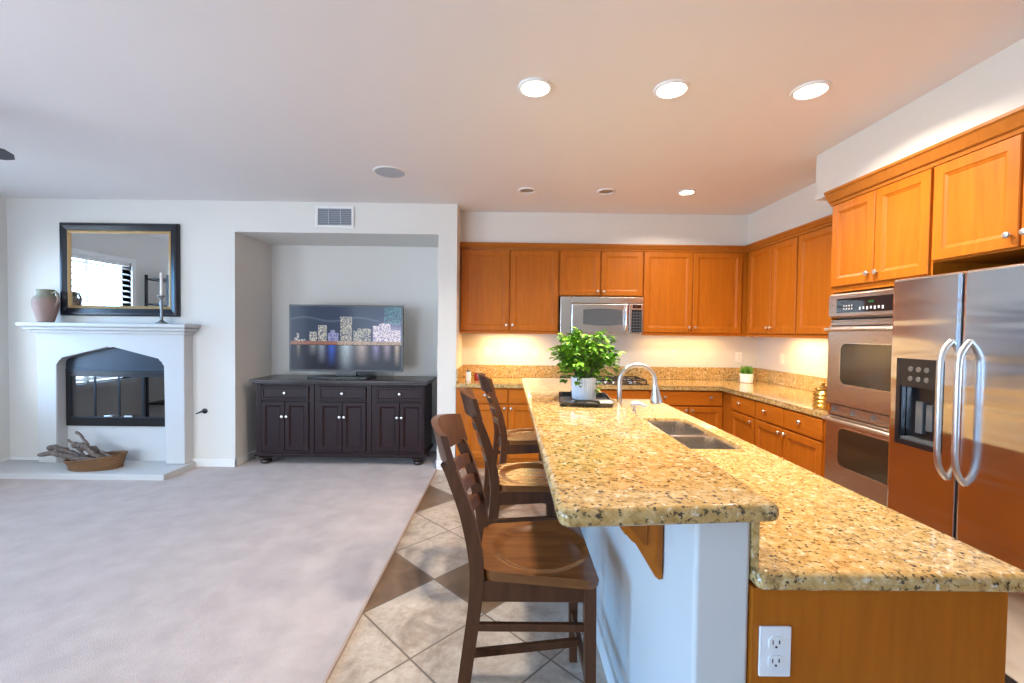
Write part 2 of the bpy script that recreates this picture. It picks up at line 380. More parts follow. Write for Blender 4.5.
# ------------------------------------------------------------------ cabinets
def rect_loop(x0, x1, z0, z1, i, y): return [(x0+i, y, z0+i), (x1-i, y, z0+i), (x1-i, y, z1-i), (x0+i, y, z1-i)]
def knob(parent, x, y, z, m=M_NICKEL, r=.015):
    k = MB(); k.lathe([(r*.45, 0), (r*.4, -.010), (r*.55, -.013), (r, -.018), (r*1.02, -.022), (r*.8, -.027), (r*.3, -.029)], (x, y, z), 14, 'y')
    k.build('knob', m, parent)
def door(parent, x0, x1, z0, z1, kx=None, kz=None, m=M_MAPLE, st=.056, km=M_NICKEL):
    d = MB(); d.strip([rect_loop(x0, x1, z0, z1, 0, 0), rect_loop(x0, x1, z0, z1, 0, -.016), rect_loop(x0, x1, z0, z1, .004, -.020), rect_loop(x0, x1, z0, z1, st-.004, -.020), rect_loop(x0, x1, z0, z1, st, -.016), rect_loop(x0, x1, z0, z1, st+.010, -.012), rect_loop(x0, x1, z0, z1, st+.014, -.009)], True, True, True)
    o = d.build('door', m, parent, 20)
    if kx is not None: knob(o, kx, -.020, kz, km)
    return o
def drawer(parent, x0, x1, z0, z1, knobs=(), m=M_MAPLEX, km=M_NICKEL, inset=0):
    d = MB()
    L = [rect_loop(x0, x1, z0, z1, 0, 0), rect_loop(x0, x1, z0, z1, 0, -.015), rect_loop(x0, x1, z0, z1, .005, -.020)]
    if inset: L += [rect_loop(x0, x1, z0, z1, inset, -.020), rect_loop(x0, x1, z0, z1, inset+.006, -.013)]
    d.strip(L, True, True, True); o = d.build('drawer', m, parent, 20)
    for kx, kz in knobs: knob(o, kx, -.020 if not inset else -.013, kz, km)
    return o
def cab_body(parent, w, d, z0, z1, toe=False, rail=False):
    b = MB()
    b.box(0, w, 0, d, z0+(.10 if toe else 0), z1, .002)
    if toe: b.box(0.002, w-.002, .07, d, 0, z0+.10)
    if rail: b.box(0, w, -.006, .02, z0-.022, z0+.006, .003)
    return b.build('body', M_MAPLE, parent, 20)
G_UP, G_BASE = 'maple upper cabinets', 'maple base cabinets'
def upper(label, loc, rz, w, d, doors, z0=1.442, z1=2.345, rail=True):
    t = thing('upper_cabinet', label, 'cabinet', loc, rz, G_UP); cab_body(t, w, d, z0-loc[2], z1-loc[2], False, rail)
    for x0, x1, za, zb, kx, kz in doors: door(t, x0, x1, za-loc[2], zb-loc[2], kx, None if kz is None else kz-loc[2])
    return t
DU = YW-4.79-.003
Z0 = 1.42
upper('maple wall cabinet with two tall doors, left of the microwave in the corner', (-.54, 4.79, Z0), 0, 1.075, DU,
      [(.016, .533, 1.452, 2.325, .505, 1.512), (.545, 1.064, 1.452, 2.325, .572, 1.512)])
upper('short maple wall cabinet with two doors directly above the microwave', (.536, 4.79, Z0), 0, .914, DU,
      [(.008, .444, 1.843, 2.325, .415, 1.889), (.456, .906, 1.843, 2.325, .484, 1.889)], 1.836, 2.345, False)
upper('maple wall cabinet with two tall doors between the microwave and the inner corner', (1.451, 4.79, Z0), 0, XW-1.451-.005, DU,
      [(.006, .535, 1.452, 2.325, .503, 1.512), (.544, 1.078, 1.452, 2.325, .572, 1.512)])
upper('maple wall cabinet with paired doors on the right wall by the inner corner', (2.587, 4.765, Z0), -PI/2, .838, XW-2.587-.003,
      [(.045, .445, 1.452, 2.325, .418, 1.512), (.455, .832, 1.452, 2.325, .482, 1.512)])
upper('narrow single-door maple wall cabinet on the right wall, against the oven tower', (2.587, 3.925, Z0), -PI/2, .905, XW-2.587-.003,
      [(.012, .890, 1.452, 2.325, .862, 1.512)])

def base(label, loc, rz, w, d, drawers, doors):
    t = thing('base_cabinet', label, 'cabinet', loc, rz, G_BASE); cab_body(t, w, d, 0, .862, True)
    for x0, x1, kn in drawers: drawer(t, x0, x1, .702, .848, [(k, .79) for k in kn])
    for x0, x1, kx in doors: door(t, x0, x1, .135, .688, kx, .655)
    return t
DB = YW-4.505-.003
base('maple base cabinet with two drawers over two doors, behind the bar stools', (-.54, 4.505, 0), 0, .99, DB,
     [(.09, .528, [.30]), (.54, .975, [.75])], [(.09, .528, .50), (.54, .975, .568)])
base('maple base cabinet under the black cooktop, behind the island faucet', (.452, 4.505, 0), 0, 1.025, DB,
     [(.015, .988, [])], [(.015, .497, .47), (.506, .988, .535)])
base('maple base cabinet with one wide two-knob drawer over two doors', (1.479, 4.505, 0), 0, XW-1.479-.005, DB,
     [(.033, .727, [.125, .603])], [(.033, .374, .35), (.383, .727, .41)])
base('maple base cabinet with one drawer and one door, by the inner corner', (2.215, 4.503, 0), -PI/2, .622, XW-2.215-.003,
     [(.205, .612, [.375])], [(.205, .612, .575)])
base('maple base cabinet with two drawers over a pair of doors, beside the double oven', (2.215, 3.880, 0), -PI/2, .855, XW-2.215-.003,
     [(.008, .398, [.168]), (.410, .838, [.615])], [(.008, .398, .37), (.410, .838, .438)])

# oven tower and fridge surround
t = thing('oven_cabinet', 'tall maple cabinet housing the stainless double oven, two doors on top', 'cabinet', (2.215, 3.018, 0), -PI/2)
b = MB(); w = .725; d = XW-2.215-.003
b.box(0, w, 0, d, 1.735, 2.345, .002).box(0, .02, 0, d, 0, 1.735).box(w-.016, w, 0, d, 0, 1.735).box(.02, w-.016, 0, d, .07, .425).box(.02, w-.016, d-.02, d, .42, 1.735)
b.build('body', M_MAPLE, t, 20)
door(t, .018, .366, 1.772, 2.325, .338, 1.828); door(t, .374, .716, 1.772, 2.325, .402, 1.828)
drawer(t, .03, .70, .13, .40, [])
t = thing('fridge_cabinet', 'deep maple cabinet with two wide doors bridging over the refrigerator', 'cabinet', (2.215, 2.288, 0), -PI/2)
b = MB(); b.box(0, .89, 0, d, 1.83, 2.345, .002).box(.87, .90, 0, d, 0, 1.83).box(0, .89, d-.01, d, 1.0, 1.83)
b.build('body', M_MAPLE, t, 20)
door(t, .004, .394, 1.838, 2.325, .366, 1.895); door(t, .404, .80, 1.838, 2.325, .432, 1.895)
b = MB(); b.box(2.22, XW-.004, -.2, 1.36, 0, 2.345)
tag(b.build('pantry_cabinet', M_MAPLE, None, 0), 'tall maple pantry cabinet past the refrigerator', 'cabinet')

# ------------------------------------------------------------------ counters
b = MB(); b.prism([(XR+.002, 4.474), (2.189, 4.474), (2.189, 3.02), (XW-.002, 3.02), (XW-.002, YW-.002), (XR+.002, YW-.002)], .864, .905, 'z', .012, 3)
tag(b.build('countertop', M_GRAN, None, 40), 'L-shaped golden granite countertop along the back and right walls', 'countertop')
b = MB(); b.box(XR+.022, XW-.022, YW-.022, YW-.002, .906, 1.052, .004).box(XW-.022, XW-.002, 3.022, YW-.002, .906, 1.052, .004).box(XR+.002, XR+.022, 4.50, YW-.002, .906, 1.052, .004)
tag(b.build('backsplash', M_GRAN, None, 30), 'low golden granite backsplash strip along the kitchen walls', 'backsplash')

# island
b = MB(); b.box(.436, .567, 1.0, 3.50, 0, 1.026, .012, 3); struct(b, 'wall_island', paint('wall_paint_dimmed', (.60, .585, .56), .12), 30)  # same paint as the walls, darkened in colour to imitate dimmer light
b = MB(); b.box(.422, .436, .996, 3.50, 0, .095, .003).box(.424, .5675, .988, 1.0, 0, .095, .003); struct(b, 'baseboard_island', M_TRIM)
t = thing('island_cabinet', 'maple island cabinet under the lower granite counter, outlet on its end', 'cabinet', (1.160, .992, 0), PI/2)
b = MB(); w = 2.54; d = 1.160-.5685
b.box(.021, w-.021, 0, .02, .10, .862).box(0, .02, 0, d, 0, .862).box(w-.02, w, 0, d, 0, .862).box(.02, w-.02, .07, .09, 0, .10).box(.02, w-.02, d-.015, d, 0, .862).box(.02, w-.02, .02, d-.015, .10, .115)
b.build('body', M_MAPLE, t, 20)
for k in range(5):
    x0 = .03+k*.498
    drawer(t, x0, x0+.485, .702, .848, [(x0+.24, .775)]); door(t, x0, x0+.485, .135, .688, x0+(.455 if k % 2 == 0 else .03), .655)
def counter_hole(x0, x1, y0, y1, z0, z1, hole, r=.03):
    b = MB(); hx0, hx1, hy0, hy1 = hole
    O = lambda i, z: [(p[0], p[1], z) for p in rrect(x0+i, x1-i, y0+i, y1-i, r)]
    Hh = lambda i, z: [(p[0], p[1], z) for p in rrect(hx0-i, hx1+i, hy0-i, hy1+i, .05)]
    b.strip([Hh(0, z0), Hh(0, z1-.003), Hh(.003, z1), Hh(.005, z1), O(.018, z1), O(.016, z1), O(.007, z1-.003), O(.001, z1-.011), O(0, (z0+z1)/2), O(.001, z0+.009), O(.007, z0+.002), O(.014, z0), Hh(0, z0)], True)
    return b
SINK = (.70, 1.122, 2.04, 2.77)
b = counter_hole(.5685, 1.216, .970, 3.57, .864, .905, SINK, .014)
tag(b.build('island_countertop', M_GRAN, None, 50), 'lower golden granite island counter with the sink cut into it', 'countertop')
b = MB(); b.box(.568, .587, 1.003, 3.50, .9055, 1.026, .002); tag(b.build('island_backsplash', M_GRAN, None, 20), 'narrow granite upstand between island counter and raised bar', 'backsplash')
def offset_poly(P, i):
    c = Vector((sum(p[0] for p in P)/len(P), sum(p[1] for p in P)/len(P))); n = len(P); out = []
    for k in range(n):
        a, q, e = Vector(P[k-1]), Vector(P[k]), Vector(P[(k+1) % n])
        d1 = (q-a).normalized(); d2 = (e-q).normalized(); t1 = Vector((-d1.y, d1.x)); t2 = Vector((-d2.y, d2.x))
        m = (t1+t2); m = m/max(m.dot(t1), .3); out.append((q.x+m.x*i, q.y+m.y*i))
    return out
def round_poly(P, rads, n=6):
    out = []
    for k in range(len(P)):
        a, q, e = Vector(P[k-1]), Vector(P[k]), Vector(P[(k+1) % len(P)]); r = rads[k]
        p1 = q+(a-q).normalized()*r; p2 = q+(e-q).normalized()*r
        for j in range(n+1):
            s = j/n; out.append(tuple(p1*(1-s)**2+q*2*s*(1-s)+p2*s*s))
    return out
P = round_poly([(.108, .914), (.613, .958), (.600, 3.565), (.100, 3.565)], [.04, .026, .03, .03])
b = MB(); Z = lambda i, z: [(x, y, z) for x, y in offset_poly(P, i)]
b.strip([Z(.014, 1.028), Z(.008, 1.029), Z(.003, 1.034), Z(0, 1.046), Z(.001, 1.056), Z(.006, 1.064), Z(.014, 1.068), Z(.016, 1.068)], True, True, True)
tag(b.build('bar_countertop', M_GRAN, None, 50), 'raised golden granite breakfast bar top with rounded edges', 'countertop')
# corbel under the bar
def corbel(y, label):
    t = thing('corbel', label, 'corbel', (.435, y, 1.0265), 0, 'carved corbels under the bar')
    prof = [(0, -.265), (-.010, -.268), (-.022, -.258), (-.075, -.165), (-.086, -.162), (-.094, -.148), (-.108, -.140), (-.124, -.118), (-.150, -.085), (-.165, -.050), (-.168, 0), (0, 0)]
    b = MB(); b.prism(prof, -.035, .035, 'y', .003, 1); b.build('bracket', M_MAPLE, t, 20)
    b = MB()
    for s in (-1, 1):
        y0, y1 = (s*.035, s*.042) if s > 0 else (s*.042, s*.035)
        b.prism([(-.045, -.17), (-.055, -.165), (-.118, -.095), (-.140, -.06), (-.142, -.01), (-.045, -.01)], y0, y1, 'y', .003, 1)
        b.prism([(-.018, -.225), (-.004, -.25), (-.004, -.005), (-.018, -.005)], y0, y1, 'y', .002, 1)
        y2, y3 = (y1, y1+.004) if s > 0 else (y0-.004, y0)
        b.box(-.105, -.075, y2, y3, -.10, -.02, .0015)
    b.build('carving', M_CARVE, t, 20)
    return t
c = corbel(1.235, 'carved maple corbel under the near end of the granite bar')
copy_thing(c, (.435, 2.10, 1.0265), 'carved maple corbel under the bar between the first and second stools')
copy_thing(c, (.435, 3.02, 1.0265), 'carved maple corbel under the bar between the second and third stools')

def outlet(name, label, loc, rz, m, kind='duplex', group=None):
    t = thing(name, label, 'outlet' if kind == 'duplex' else 'switch', loc, rz, group)
    b = MB(); b.box(-.0365, .0365, -.007, 0, -.0585, .0585, .003); b.build('cover_plate', m, t, 30)
    if kind == 'duplex':
        for s in (-1, 1):
            b = MB(); b.strip([[(x, y, z) for x, z in rrect(-.017, .017, s*.0215-.0155, s*.0215+.0155, .012)] for y in (-.006, -.0095)], True, False, True)
            r = b.build('receptacle', m, t, 30)
            q = MB(); q.box(-.009, -.0065, -.0102, -.009, s*.0215-.002, s*.0215+.0075).box(.0055, .0085, -.0102, -.009, s*.0215-.001, s*.0215+.0075)
            q.lathe([(.0028, -.009), (.0028, -.0102)], (0, 0, s*.0215-.008), 10, 'y'); q.build('slot', M_SLOT, r, 0)
    else:
        b = MB(); b.box(-.016, .016, -.011, -.006, -.033, .033, .003); b.build('rocker', m, t, 30)
    return t
outlet('wall_outlet', 'white duplex outlet on the wooden end of the island', (.619, .9915, .718), 0, M_PLATE)
outlet('wall_switch', 'ivory switch plate on the kitchen wall above the red candle jar', (-.258, YW, 1.20), 0, M_IVORY, 'rocker')
outlet('wall_outlet', 'ivory outlet on the kitchen wall between the left cabinet and the leafy plant', (.313, YW, 1.195), 0, M_IVORY)
outlet('wall_outlet', 'ivory outlet on the back wall right of the cooktop', (1.925, YW, 1.19), 0, M_IVORY)
outlet('wall_outlet', 'ivory outlet on the back wall behind the small grass pot', (2.685, YW, 1.175), 0, M_IVORY)
outlet('wall_switch', 'ivory switch plate on the right kitchen wall near the inner corner', (XW, 4.651, 1.185), -PI/2, M_IVORY, 'rocker')

# sink, faucet, soap pump
t = thing('kitchen_sink', 'double-bowl stainless undermount sink in the island counter', 'sink', (0, 0, 0))
x0, x1, y0, y1 = SINK; ym = 2.385
b = MB()
for a, e in ((y0+.004, ym-.018), (ym+.018, y1-.004)):
    Lp = lambda i, z, r: [(p[0], p[1], z) for p in rrect(x0+.004+i, x1-.004-i, a+i, e-i, r)]
    b.strip([Lp(-.003, .866, .05), Lp(-.003, .890, .05), Lp(.010, .888, .05), Lp(.014, .845, .055), Lp(.016, .72, .06), Lp(.03, .695, .06), Lp(.06, .688, .05)], True, False, True)
b.box(x0+.004, x1-.004, ym-.020, ym+.020, .835, .880, .004)
b.build('basin', M_SINK, t, 50)
for yy in ((y0+ym)/2, (ym+y1)/2):
    b = MB(); b.lathe([(.045, .689), (.045, .692), (.030, .691), (.02, .689)], ((x0+x1)/2, yy, 0), 20); b.build('drain', M_CHROME, t)
t = thing('faucet', 'brushed nickel gooseneck pull-down faucet behind the bar', 'faucet', (.617, 2.43, .905))
b = MB(); b.lathe([(.030, 0), (.030, .006), (.024, .012), (.023, .10), (.020, .105)], (0, 0, 0), 20); b.build('base', M_NICKEL, t)
pts = [(0, 0, .10), (0, 0, .20), (0, 0, .27)] + [(.098-.098*math.cos(a), 0, .27+.092*math.sin(a)) for a in [PI*k/12 for k in range(1, 12)]] + [(.197, 0, .255)]
b = MB(); b.tube(pts, .0135, 14); b.build('spout', M_NICKEL, t, 60)
b = MB(); b.M = Matrix.Translation((.197, 0, .258)) @ Matrix.Rotation(-.10, 4, 'Y')
b.lathe([(.0145, 0), (.016, -.02), (.019, -.035), (.031, -.085), (.033, -.105), (.024, -.110)], (0, 0, 0), 18); b.build('spray_head', M_NICKEL, t, 50)
b = MB(); b.tube([(.02, 0, .075), (.05, 0, .085), (.085, 0, .105)], [.009, .007, .006], 10); b.build('handle', M_NICKEL, t)
t = thing('soap_pump', 'small white soap pump on the island counter beside the faucet', 'soap dispenser', (.655, 2.27, .905))
b = MB(); b.lathe([(.020, 0), (.020, .005), (.014, .012), (.012, .13), (.007, .135), (.007, .165)], (0, 0, 0), 16); b.build('stem', M_CERAM, t)
b = MB(); b.tube([(-.016, 0, .170), (.02, 0, .173), (.060, 0, .160)], [.012, .011, .007], 10); b.build('nozzle', M_CERAM, t)

# ------------------------------------------------------------------ appliances
t = thing('microwave', 'stainless over-the-range microwave under the short cabinet', 'microwave', (.545, 4.72, 1.432))
W_, D_, H_ = .893, YW-4.72-.01, .398
b = MB(); b.box(0, W_, .02, D_, .004, H_, .004); b.build('body', M_BLACK, t, 20)
b = MB(); b.box(.0, .115, -.012, .02, 0, H_-.004, .006); b.build('side_panel', M_STEEL, t, 30)
b = MB(); b.box(.118, .735, -.018, .02, 0, H_-.075, .012, 3)
dd = b.build('door', M_STEEL, t, 40)
b = MB(); b.strip([[(x, y, z) for x, z in [(.245+(.42)*u, .10+.155*0 - .014*math.sin(PI*u)) for u in [k/10 for k in range(11)]] + [(.665-.42*u, .255+.014*math.sin(PI*u)) for u in [k/10 for k in range(11)]]] for y in (-.017, -.0195)], True, False, True)
b.build('window', M_GREYG, dd, 0)
b = MB(); b.tube(catmull([(.700, -.018, .03), (.700, -.048, .065), (.700, -.055, .16), (.700, -.048, .26), (.700, -.018, .295)], 6), .011, 10); b.build('handle', M_CHROME, dd, 60)
b = MB(); b.box(.118, W_, -.015, .02, H_-.072, H_-.004, .005); b.build('vent_panel', M_STEEL, t, 30)
b = MB(); b.box(.738, W_, -.016, .02, 0, H_-.075, .006); cp = b.build('control_panel', M_STEEL, t, 30)
b = MB(); b.box(.765, .872, -.0185, -.015, .02, .262, .001); b.build('keypad', M_BLACK, cp, 0)
b = MB(); b.box(.775, .865, -.0185, -.014, .275, .315, .001); b.build('display', M_BLACKG, cp, 0)
b = MB()
for r in range(7):
    for c_ in range(3): b.box(.777+c_*.033, .797+c_*.033, -.0192, -.0184, .035+r*.031, .047+r*.031)
b.build('button', mat('keypad_marks', (.10, .12, .15), .5), cp, 0)

t = thing('double_oven', 'stainless double wall oven with black windows in the tall cabinet', 'oven', (2.213, 2.9955, 0), -PI/2)
w = .695
b = MB(); b.box(.004, w-.004, .03, .6, .428, 1.728, .003); b.build('body', M_BLACK, t, 20)
b = MB(); b.strip([[(x, y, z) for x, z in rrect(-.008+i, w+.008-i, 1.562+i, 1.722-i, .022)] for y, i in ((.03, 0), (-.018, 0), (-.026, .008), (-.027, .012))], True, False, True)
cpn = b.build('control_panel', M_OVEN, t, 40)
b = MB(); b.strip([[(x, y, z) for x, z in rrect(.075, w-.02, 1.592, 1.685, .010)] for y in (-.026, -.0295)], True, False, True); b.build('display', M_BLACKG, cpn, 0)
b = MB()
for i in range(4):
    for j in range(2): b.box(.135+i*.022, .145+i*.022, -.0302, -.0294, 1.612+j*.020, 1.622+j*.020)
for i in range(7):
    b.box(.265+i*.028, .277+i*.028, -.0302, -.0294, 1.606+.004*(i % 2), 1.626)
for i in range(2):
    for j in range(3): b.box(.53+i*.03, .54+i*.03, -.0302, -.0294, 1.612+j*.02, 1.620+j*.02)
b.build('button', M_DISPLAY, cpn, 0)
b = MB(); b.box(.335, .375, -.0302, -.0294, 1.648, 1.660); b.build('clock', M_LED, cpn, 0)
def oven_door(z0, z1, wz0, wz1):
    b = MB(); b.box(-.006, w+.006, -.022, .03, z0, z1, .006, 3); o = b.build('door', M_OVEN, t, 40)
    b = MB(); b.strip([[(x, y, z) for x, z in rrect(.115+i, w-.095-i, wz0+i, wz1-i, .045-i)] for y, i in ((-.021, -.008), (-.0245, -.006), (-.0245, 0))], True); b.build('window_trim', M_STEEL, o, 20)
    b = MB(); b.strip([[(x, y, z) for x, z in rrect(.115, w-.095, wz0, wz1, .045)] for y in (-.021, -.0235)], True, False, True); b.build('window', M_OVENG, o, 0)
    b = MB(); b.tube([(.01, -.022, z1-.028), (.014, -.055, z1-.022), (w/2, -.062, z1-.018), (w-.014, -.055, z1-.022), (w-.01, -.022, z1-.028)], .012, 10); b.build('handle', M_NICKEL, o, 60)
    return o
oven_door(.985, 1.505, 1.125, 1.392); oven_door(.44, .905, .585, .835)
for z0, z1 in ((1.512, 1.548), (.912, .978)):
    b = MB(); b.box(.0, w, -.012, .03, z0, z0+.016, .002)
    b.box(.0, w, -.010, .03, z1-.012, z1, .002).box(.0, w, .012, .03, z0, z1)
    for k in range(5): b.box(.02+k*(w-.05)/4, .030+k*(w-.05)/4, -.010, .02, z0, z1)
    b.build('vent_grille', M_OVEN, t, 0)

t = thing('refrigerator', 'stainless side-by-side refrigerator with black water dispenser', 'refrigerator', (2.0, 2.285, 0), -PI/2)
WF, HF, SEAM = .905, 1.738, .354
b = MB(); b.box(.006, WF-.006, .078, .86, .02, HF-.012, .004).box(.02, WF-.02, .05, .3, 0, .09); b.build('body', mat('fridge_side', (.05, .045, .045), .45), t, 20)
def fdoor(x0, x1, z0, z1, cut=None):
    b = MB()
    R_ = lambda i, y: [(x, y, z) for x, z in rrect(x0+i, x1-i, z0+i, z1-i, .012, 4)]
    if cut:
        cx0, cx1, cz0, cz1 = cut
        C_ = lambda y: [(x, y, z) for x, z in rrect(cx0, cx1, cz0, cz1, .01, 4)]
        b.strip([R_(0, .075), R_(0, .012), R_(.004, .003), R_(.012, 0), R_(.014, 0), C_(0), C_(.05)], True, True, True)
    else: b.strip([R_(0, .075), R_(0, .012), R_(.004, .003), R_(.012, 0), R_(.014, 0)], True, True, True)
    return b.build('door', M_FRIDGE, t, 30)
DISP = (.052, .277, .905, 1.328)
d1 = fdoor(0, SEAM-.004, .095, HF, DISP); d2 = fdoor(SEAM+.004, WF, .095, HF)
x0, x1, z0, z1 = DISP
b = MB(); b.box(x0-.006, x0+.02, -.008, .004, z0-.006, z1+.006, .003).box(x1-.02, x1+.006, -.008, .004, z0-.006, z1+.006, .003).box(x0+.02, x1-.02, -.008, .004, z0-.006, z0+.022, .003).box(x0+.02, x1-.02, -.008, .01, z1-.135, z1+.006, .003)
b.box(x0+.004, x1-.004, .044, .049, z0+.004, z1-.004); dp = b.build('dispenser', M_BLACK, d1, 30)
b = MB(); b.box(x0+.02, x1-.02, .002, .045, z0+.02, z0+.034).box(x0+.075, x0+.115, .02, .044, z0+.06, z0+.22, .006).box(x0+.13, x0+.165, .02, .044, z0+.08, z0+.21, .006); b.build('paddle', M_GREYG, dp, 30)
b = MB()
for j in range(2):
    for i in range(3): b.lathe([(.013, -.008), (.012, -.0105)], (x0+.075+i*.042, 0, z1-.045-j*.048), 14, 'y')
b.build('button', M_PEWTER, dp, 30)
for dr, hx in ((d1, SEAM-.040), (d2, SEAM+.040)):
    zz = [(.0, .80), (-.022, .825), (-.040, .865), (-.047, .92), (-.048, 1.00), (-.048, 1.24), (-.047, 1.32), (-.040, 1.365), (-.022, 1.40), (.0, 1.425)]
    b = MB(); b.tube(catmull([(hx, y, z) for y, z in zz], 5), .0125, 14); b.build('handle', M_NICKEL, dr, 60)
b = MB(); b.box(.05, WF-.05, .03, .076, .02, .088, .003); b.build('kick_grille', M_BLACK, t, 20)

t = thing('cooktop', 'black gas cooktop set into the back granite counter', 'cooktop', (1.02, 4.80, .905))
b = MB(); b.strip([[(x, y, z) for x, y in rrect(-.46+i, .46-i, -.255+i, .255-i, .03)] for z, i in ((.0005, 0), (.008, .002), (.010, .008))], True, False, True); b.build('surface', M_BLACKG, t, 30)
for gx in (-.30, 0, .30):
    b = MB()
    for yy in (-.2, 0, .2): b.box(gx-.135, gx+.135, yy-.006, yy+.006, .032, .044, .003)
    for xx in (-.13, 0, .13): b.box(gx+xx-.006, gx+xx+.006, -.206, .206, .032, .044, .003)
    for xx in (-.13, .13):
        for yy in (-.2, .2): b.box(gx+xx-.007, gx+xx+.007, yy-.007, yy+.007, .009, .034)
    b.build('grate', M_IRON, t, 20)
for gx, gy in ((-.30, -.11), (-.30, .11), (0, 0), (.30, -.11), (.30, .11)):
    b = MB(); b.lathe([(.05, .009), (.05, .018), (.035, .024), (.034, .028), (.01, .030)], (gx, gy, 0), 20); b.build('burner', M_CHROME, t)
for k in range(5):
    b = MB(); b.lathe([(.018, .009), (.017, .028), (.012, .030)], (-.16+k*.08, -.228, 0), 14); b.build('knob', M_CHROME, t)

# under-cabinet lights
for lx, ly, lz, rz, wd_, e, lab in ((.0, 4.92, 1.44, 0, .55, 5.5, 'slim under-cabinet light bar left of the microwave'), (2.74, 4.18, 1.44, PI/2, .5, 5, 'slim under-cabinet light bar on the right wall under the paired doors'),
                               (2.0, 4.93, 1.44, 0, .9, 2.6, 'slim under-cabinet light bar added right of the microwave')):  # this third bar is added to warm the wall below
    t = thing('under_cabinet_light', lab, 'light', (lx, ly, lz), rz, 'under-cabinet light bars')
    b = MB(); b.box(-wd_/2, wd_/2, -.03, .03, -.016, .0, .003); b.build('housing', M_PLATE, t, 30)
    b = MB(); b.box(-wd_/2+.02, wd_/2-.02, -.022, .022, -.019, -.015); b.build('diffuser', M_STRIP, t, 0)
    area('under_cabinet_lamp', (lx, ly, lz-.024), (0, 0, rz), wd_-.05, .04, e, WARMER)

# ------------------------------------------------------------------ ceiling fixtures
def can(label, x, y, r, lit, energy=0, flat=False):
    t = thing('recessed_light', label, 'ceiling light', (x, y, H), 0, 'recessed ceiling lights')
    b = MB(); b.lathe([(r*.80, -.001), (r*.80, -.010), (r*.84, -.013), (r*.97, -.010), (r, -.004), (r, -.0005)], (0, 0, 0), 32, cap0=False, cap1=False); b.build('trim_ring', M_PLATE, t)
    b = MB()
    if lit: b.lathe([(r*.80, -.004), (r*.5, -.0065), (r*.1, -.007)], (0, 0, 0), 32, cap0=False); b.build('lens', M_LAMP, t)
    else: b.lathe([(r*.80, -.002), (r*.62, -.006), (r*.5, -.0025), (r*.1, -.002)], (0, 0, 0), 28, cap0=False); b.build('lens', M_INSIDE, t)
    if lit:
        area('can_lamp', (x, y, H-.018), (0, 0, 0), r*1.5, r*1.5, energy, WARM, False, 'DISK', math.radians(150))
EC = 25
can('large lit recessed light nearest the raised bar, leftmost of the big three', .122, 2.35, .092, True, EC)
can('large lit recessed light in the middle of the big three', .843, 2.345, .092, True, EC)
can('large lit recessed light nearest the soffit over the oven tower', 1.575, 2.335, .092, True, EC)
can('small unlit recessed light above the left wall cabinet', .146, 4.04, .082, False)
can('small unlit recessed light above the microwave side of the ceiling', .869, 4.035, .082, False)
can('small lit recessed light above the inner kitchen corner', 1.605, 4.025, .075, True, 16)
t = thing('ceiling_speaker', 'round grey flush speaker grille in the ceiling by the television wall', 'speaker', (-.995, 3.634, H))
b = MB(); b.lathe([(.135, -.0005), (.134, -.006), (.126, -.009), (.120, -.007)], (0, 0, 0), 36, cap0=False, cap1=False); b.build('rim', M_PLATE, t)
b = MB(); b.lathe([(.121, -.005), (.06, -.0065), (.01, -.007)], (0, 0, 0), 36, cap0=False); b.build('grille', M_GRILLE, t)
t = thing('ceiling_fan', 'dark ceiling fan whose blade tip enters at the far left', 'ceiling fan', (-3.48, 2.30, 0))
b = MB(); b.lathe([(.07, H-.001), (.065, H-.05), (.02, H-.07), (.016, 2.53), (.10, 2.52), (.12, 2.47), (.12, 2.42), (.07, 2.38), (.05, 2.36), (.02, 2.35)], (0, 0, 0), 28); b.build('motor', M_DARKM, t)
for k in range(5):
    a = math.radians(25)+k*2*PI/5
    b = MB(); b.M = Matrix.Rotation(a, 4, 'Z') @ Matrix.Translation((0, 0, 2.43)) @ Matrix.Rotation(math.radians(-12), 4, 'X')
    b.prism([(.16, -.045), (.24, -.062), (.60, -.068), (.645, -.05), (.662, 0), (.645, .05), (.60, .068), (.24, .062), (.16, .045)], -.004, .004, 'z', .002, 1)
    b.box(.09, .20, -.018, .018, -.010, -.003); b.build('blade', M_BLADE, t, 20)
t = thing('air_vent', 'white return air vent with grey louvres high above the alcove', 'vent', (-1.796, YL, 2.591))
w, hh = .395, .222
b = MB(); b.strip([[(x, y, z) for x, z in ((-w/2+i, -hh/2+i), (w/2-i, -hh/2+i), (w/2-i, hh/2-i), (-w/2+i, hh/2-i))] for y, i in ((0, 0), (-.010, 0), (-.014, .006), (-.012, .026), (-.002, .028))], True); b.build('frame', M_PLATE, t, 0)
b = MB(); b.box(-w/2+.02, w/2-.02, -.003, -.0005, -hh/2+.02, hh/2-.02); b.build('backing', M_VENTD, t, 0)
b = MB()
for x in (-w/6+.006, w/6-.006): b.box(x-.005, x+.005, -.011, -.002, -hh/2+.024, hh/2-.024)
for k in range(9):
    z = -hh/2+.036+k*.0185
    b.M = Matrix.Translation((0, -.006, z)) @ Matrix.Rotation(math.radians(40), 4, 'X'); b.box(-w/2+.026, w/2-.026, -.006, .006, -.0012, .0012)
b.M = Matrix.Identity(4); b.build('louvre', M_GRILLE, t, 0)

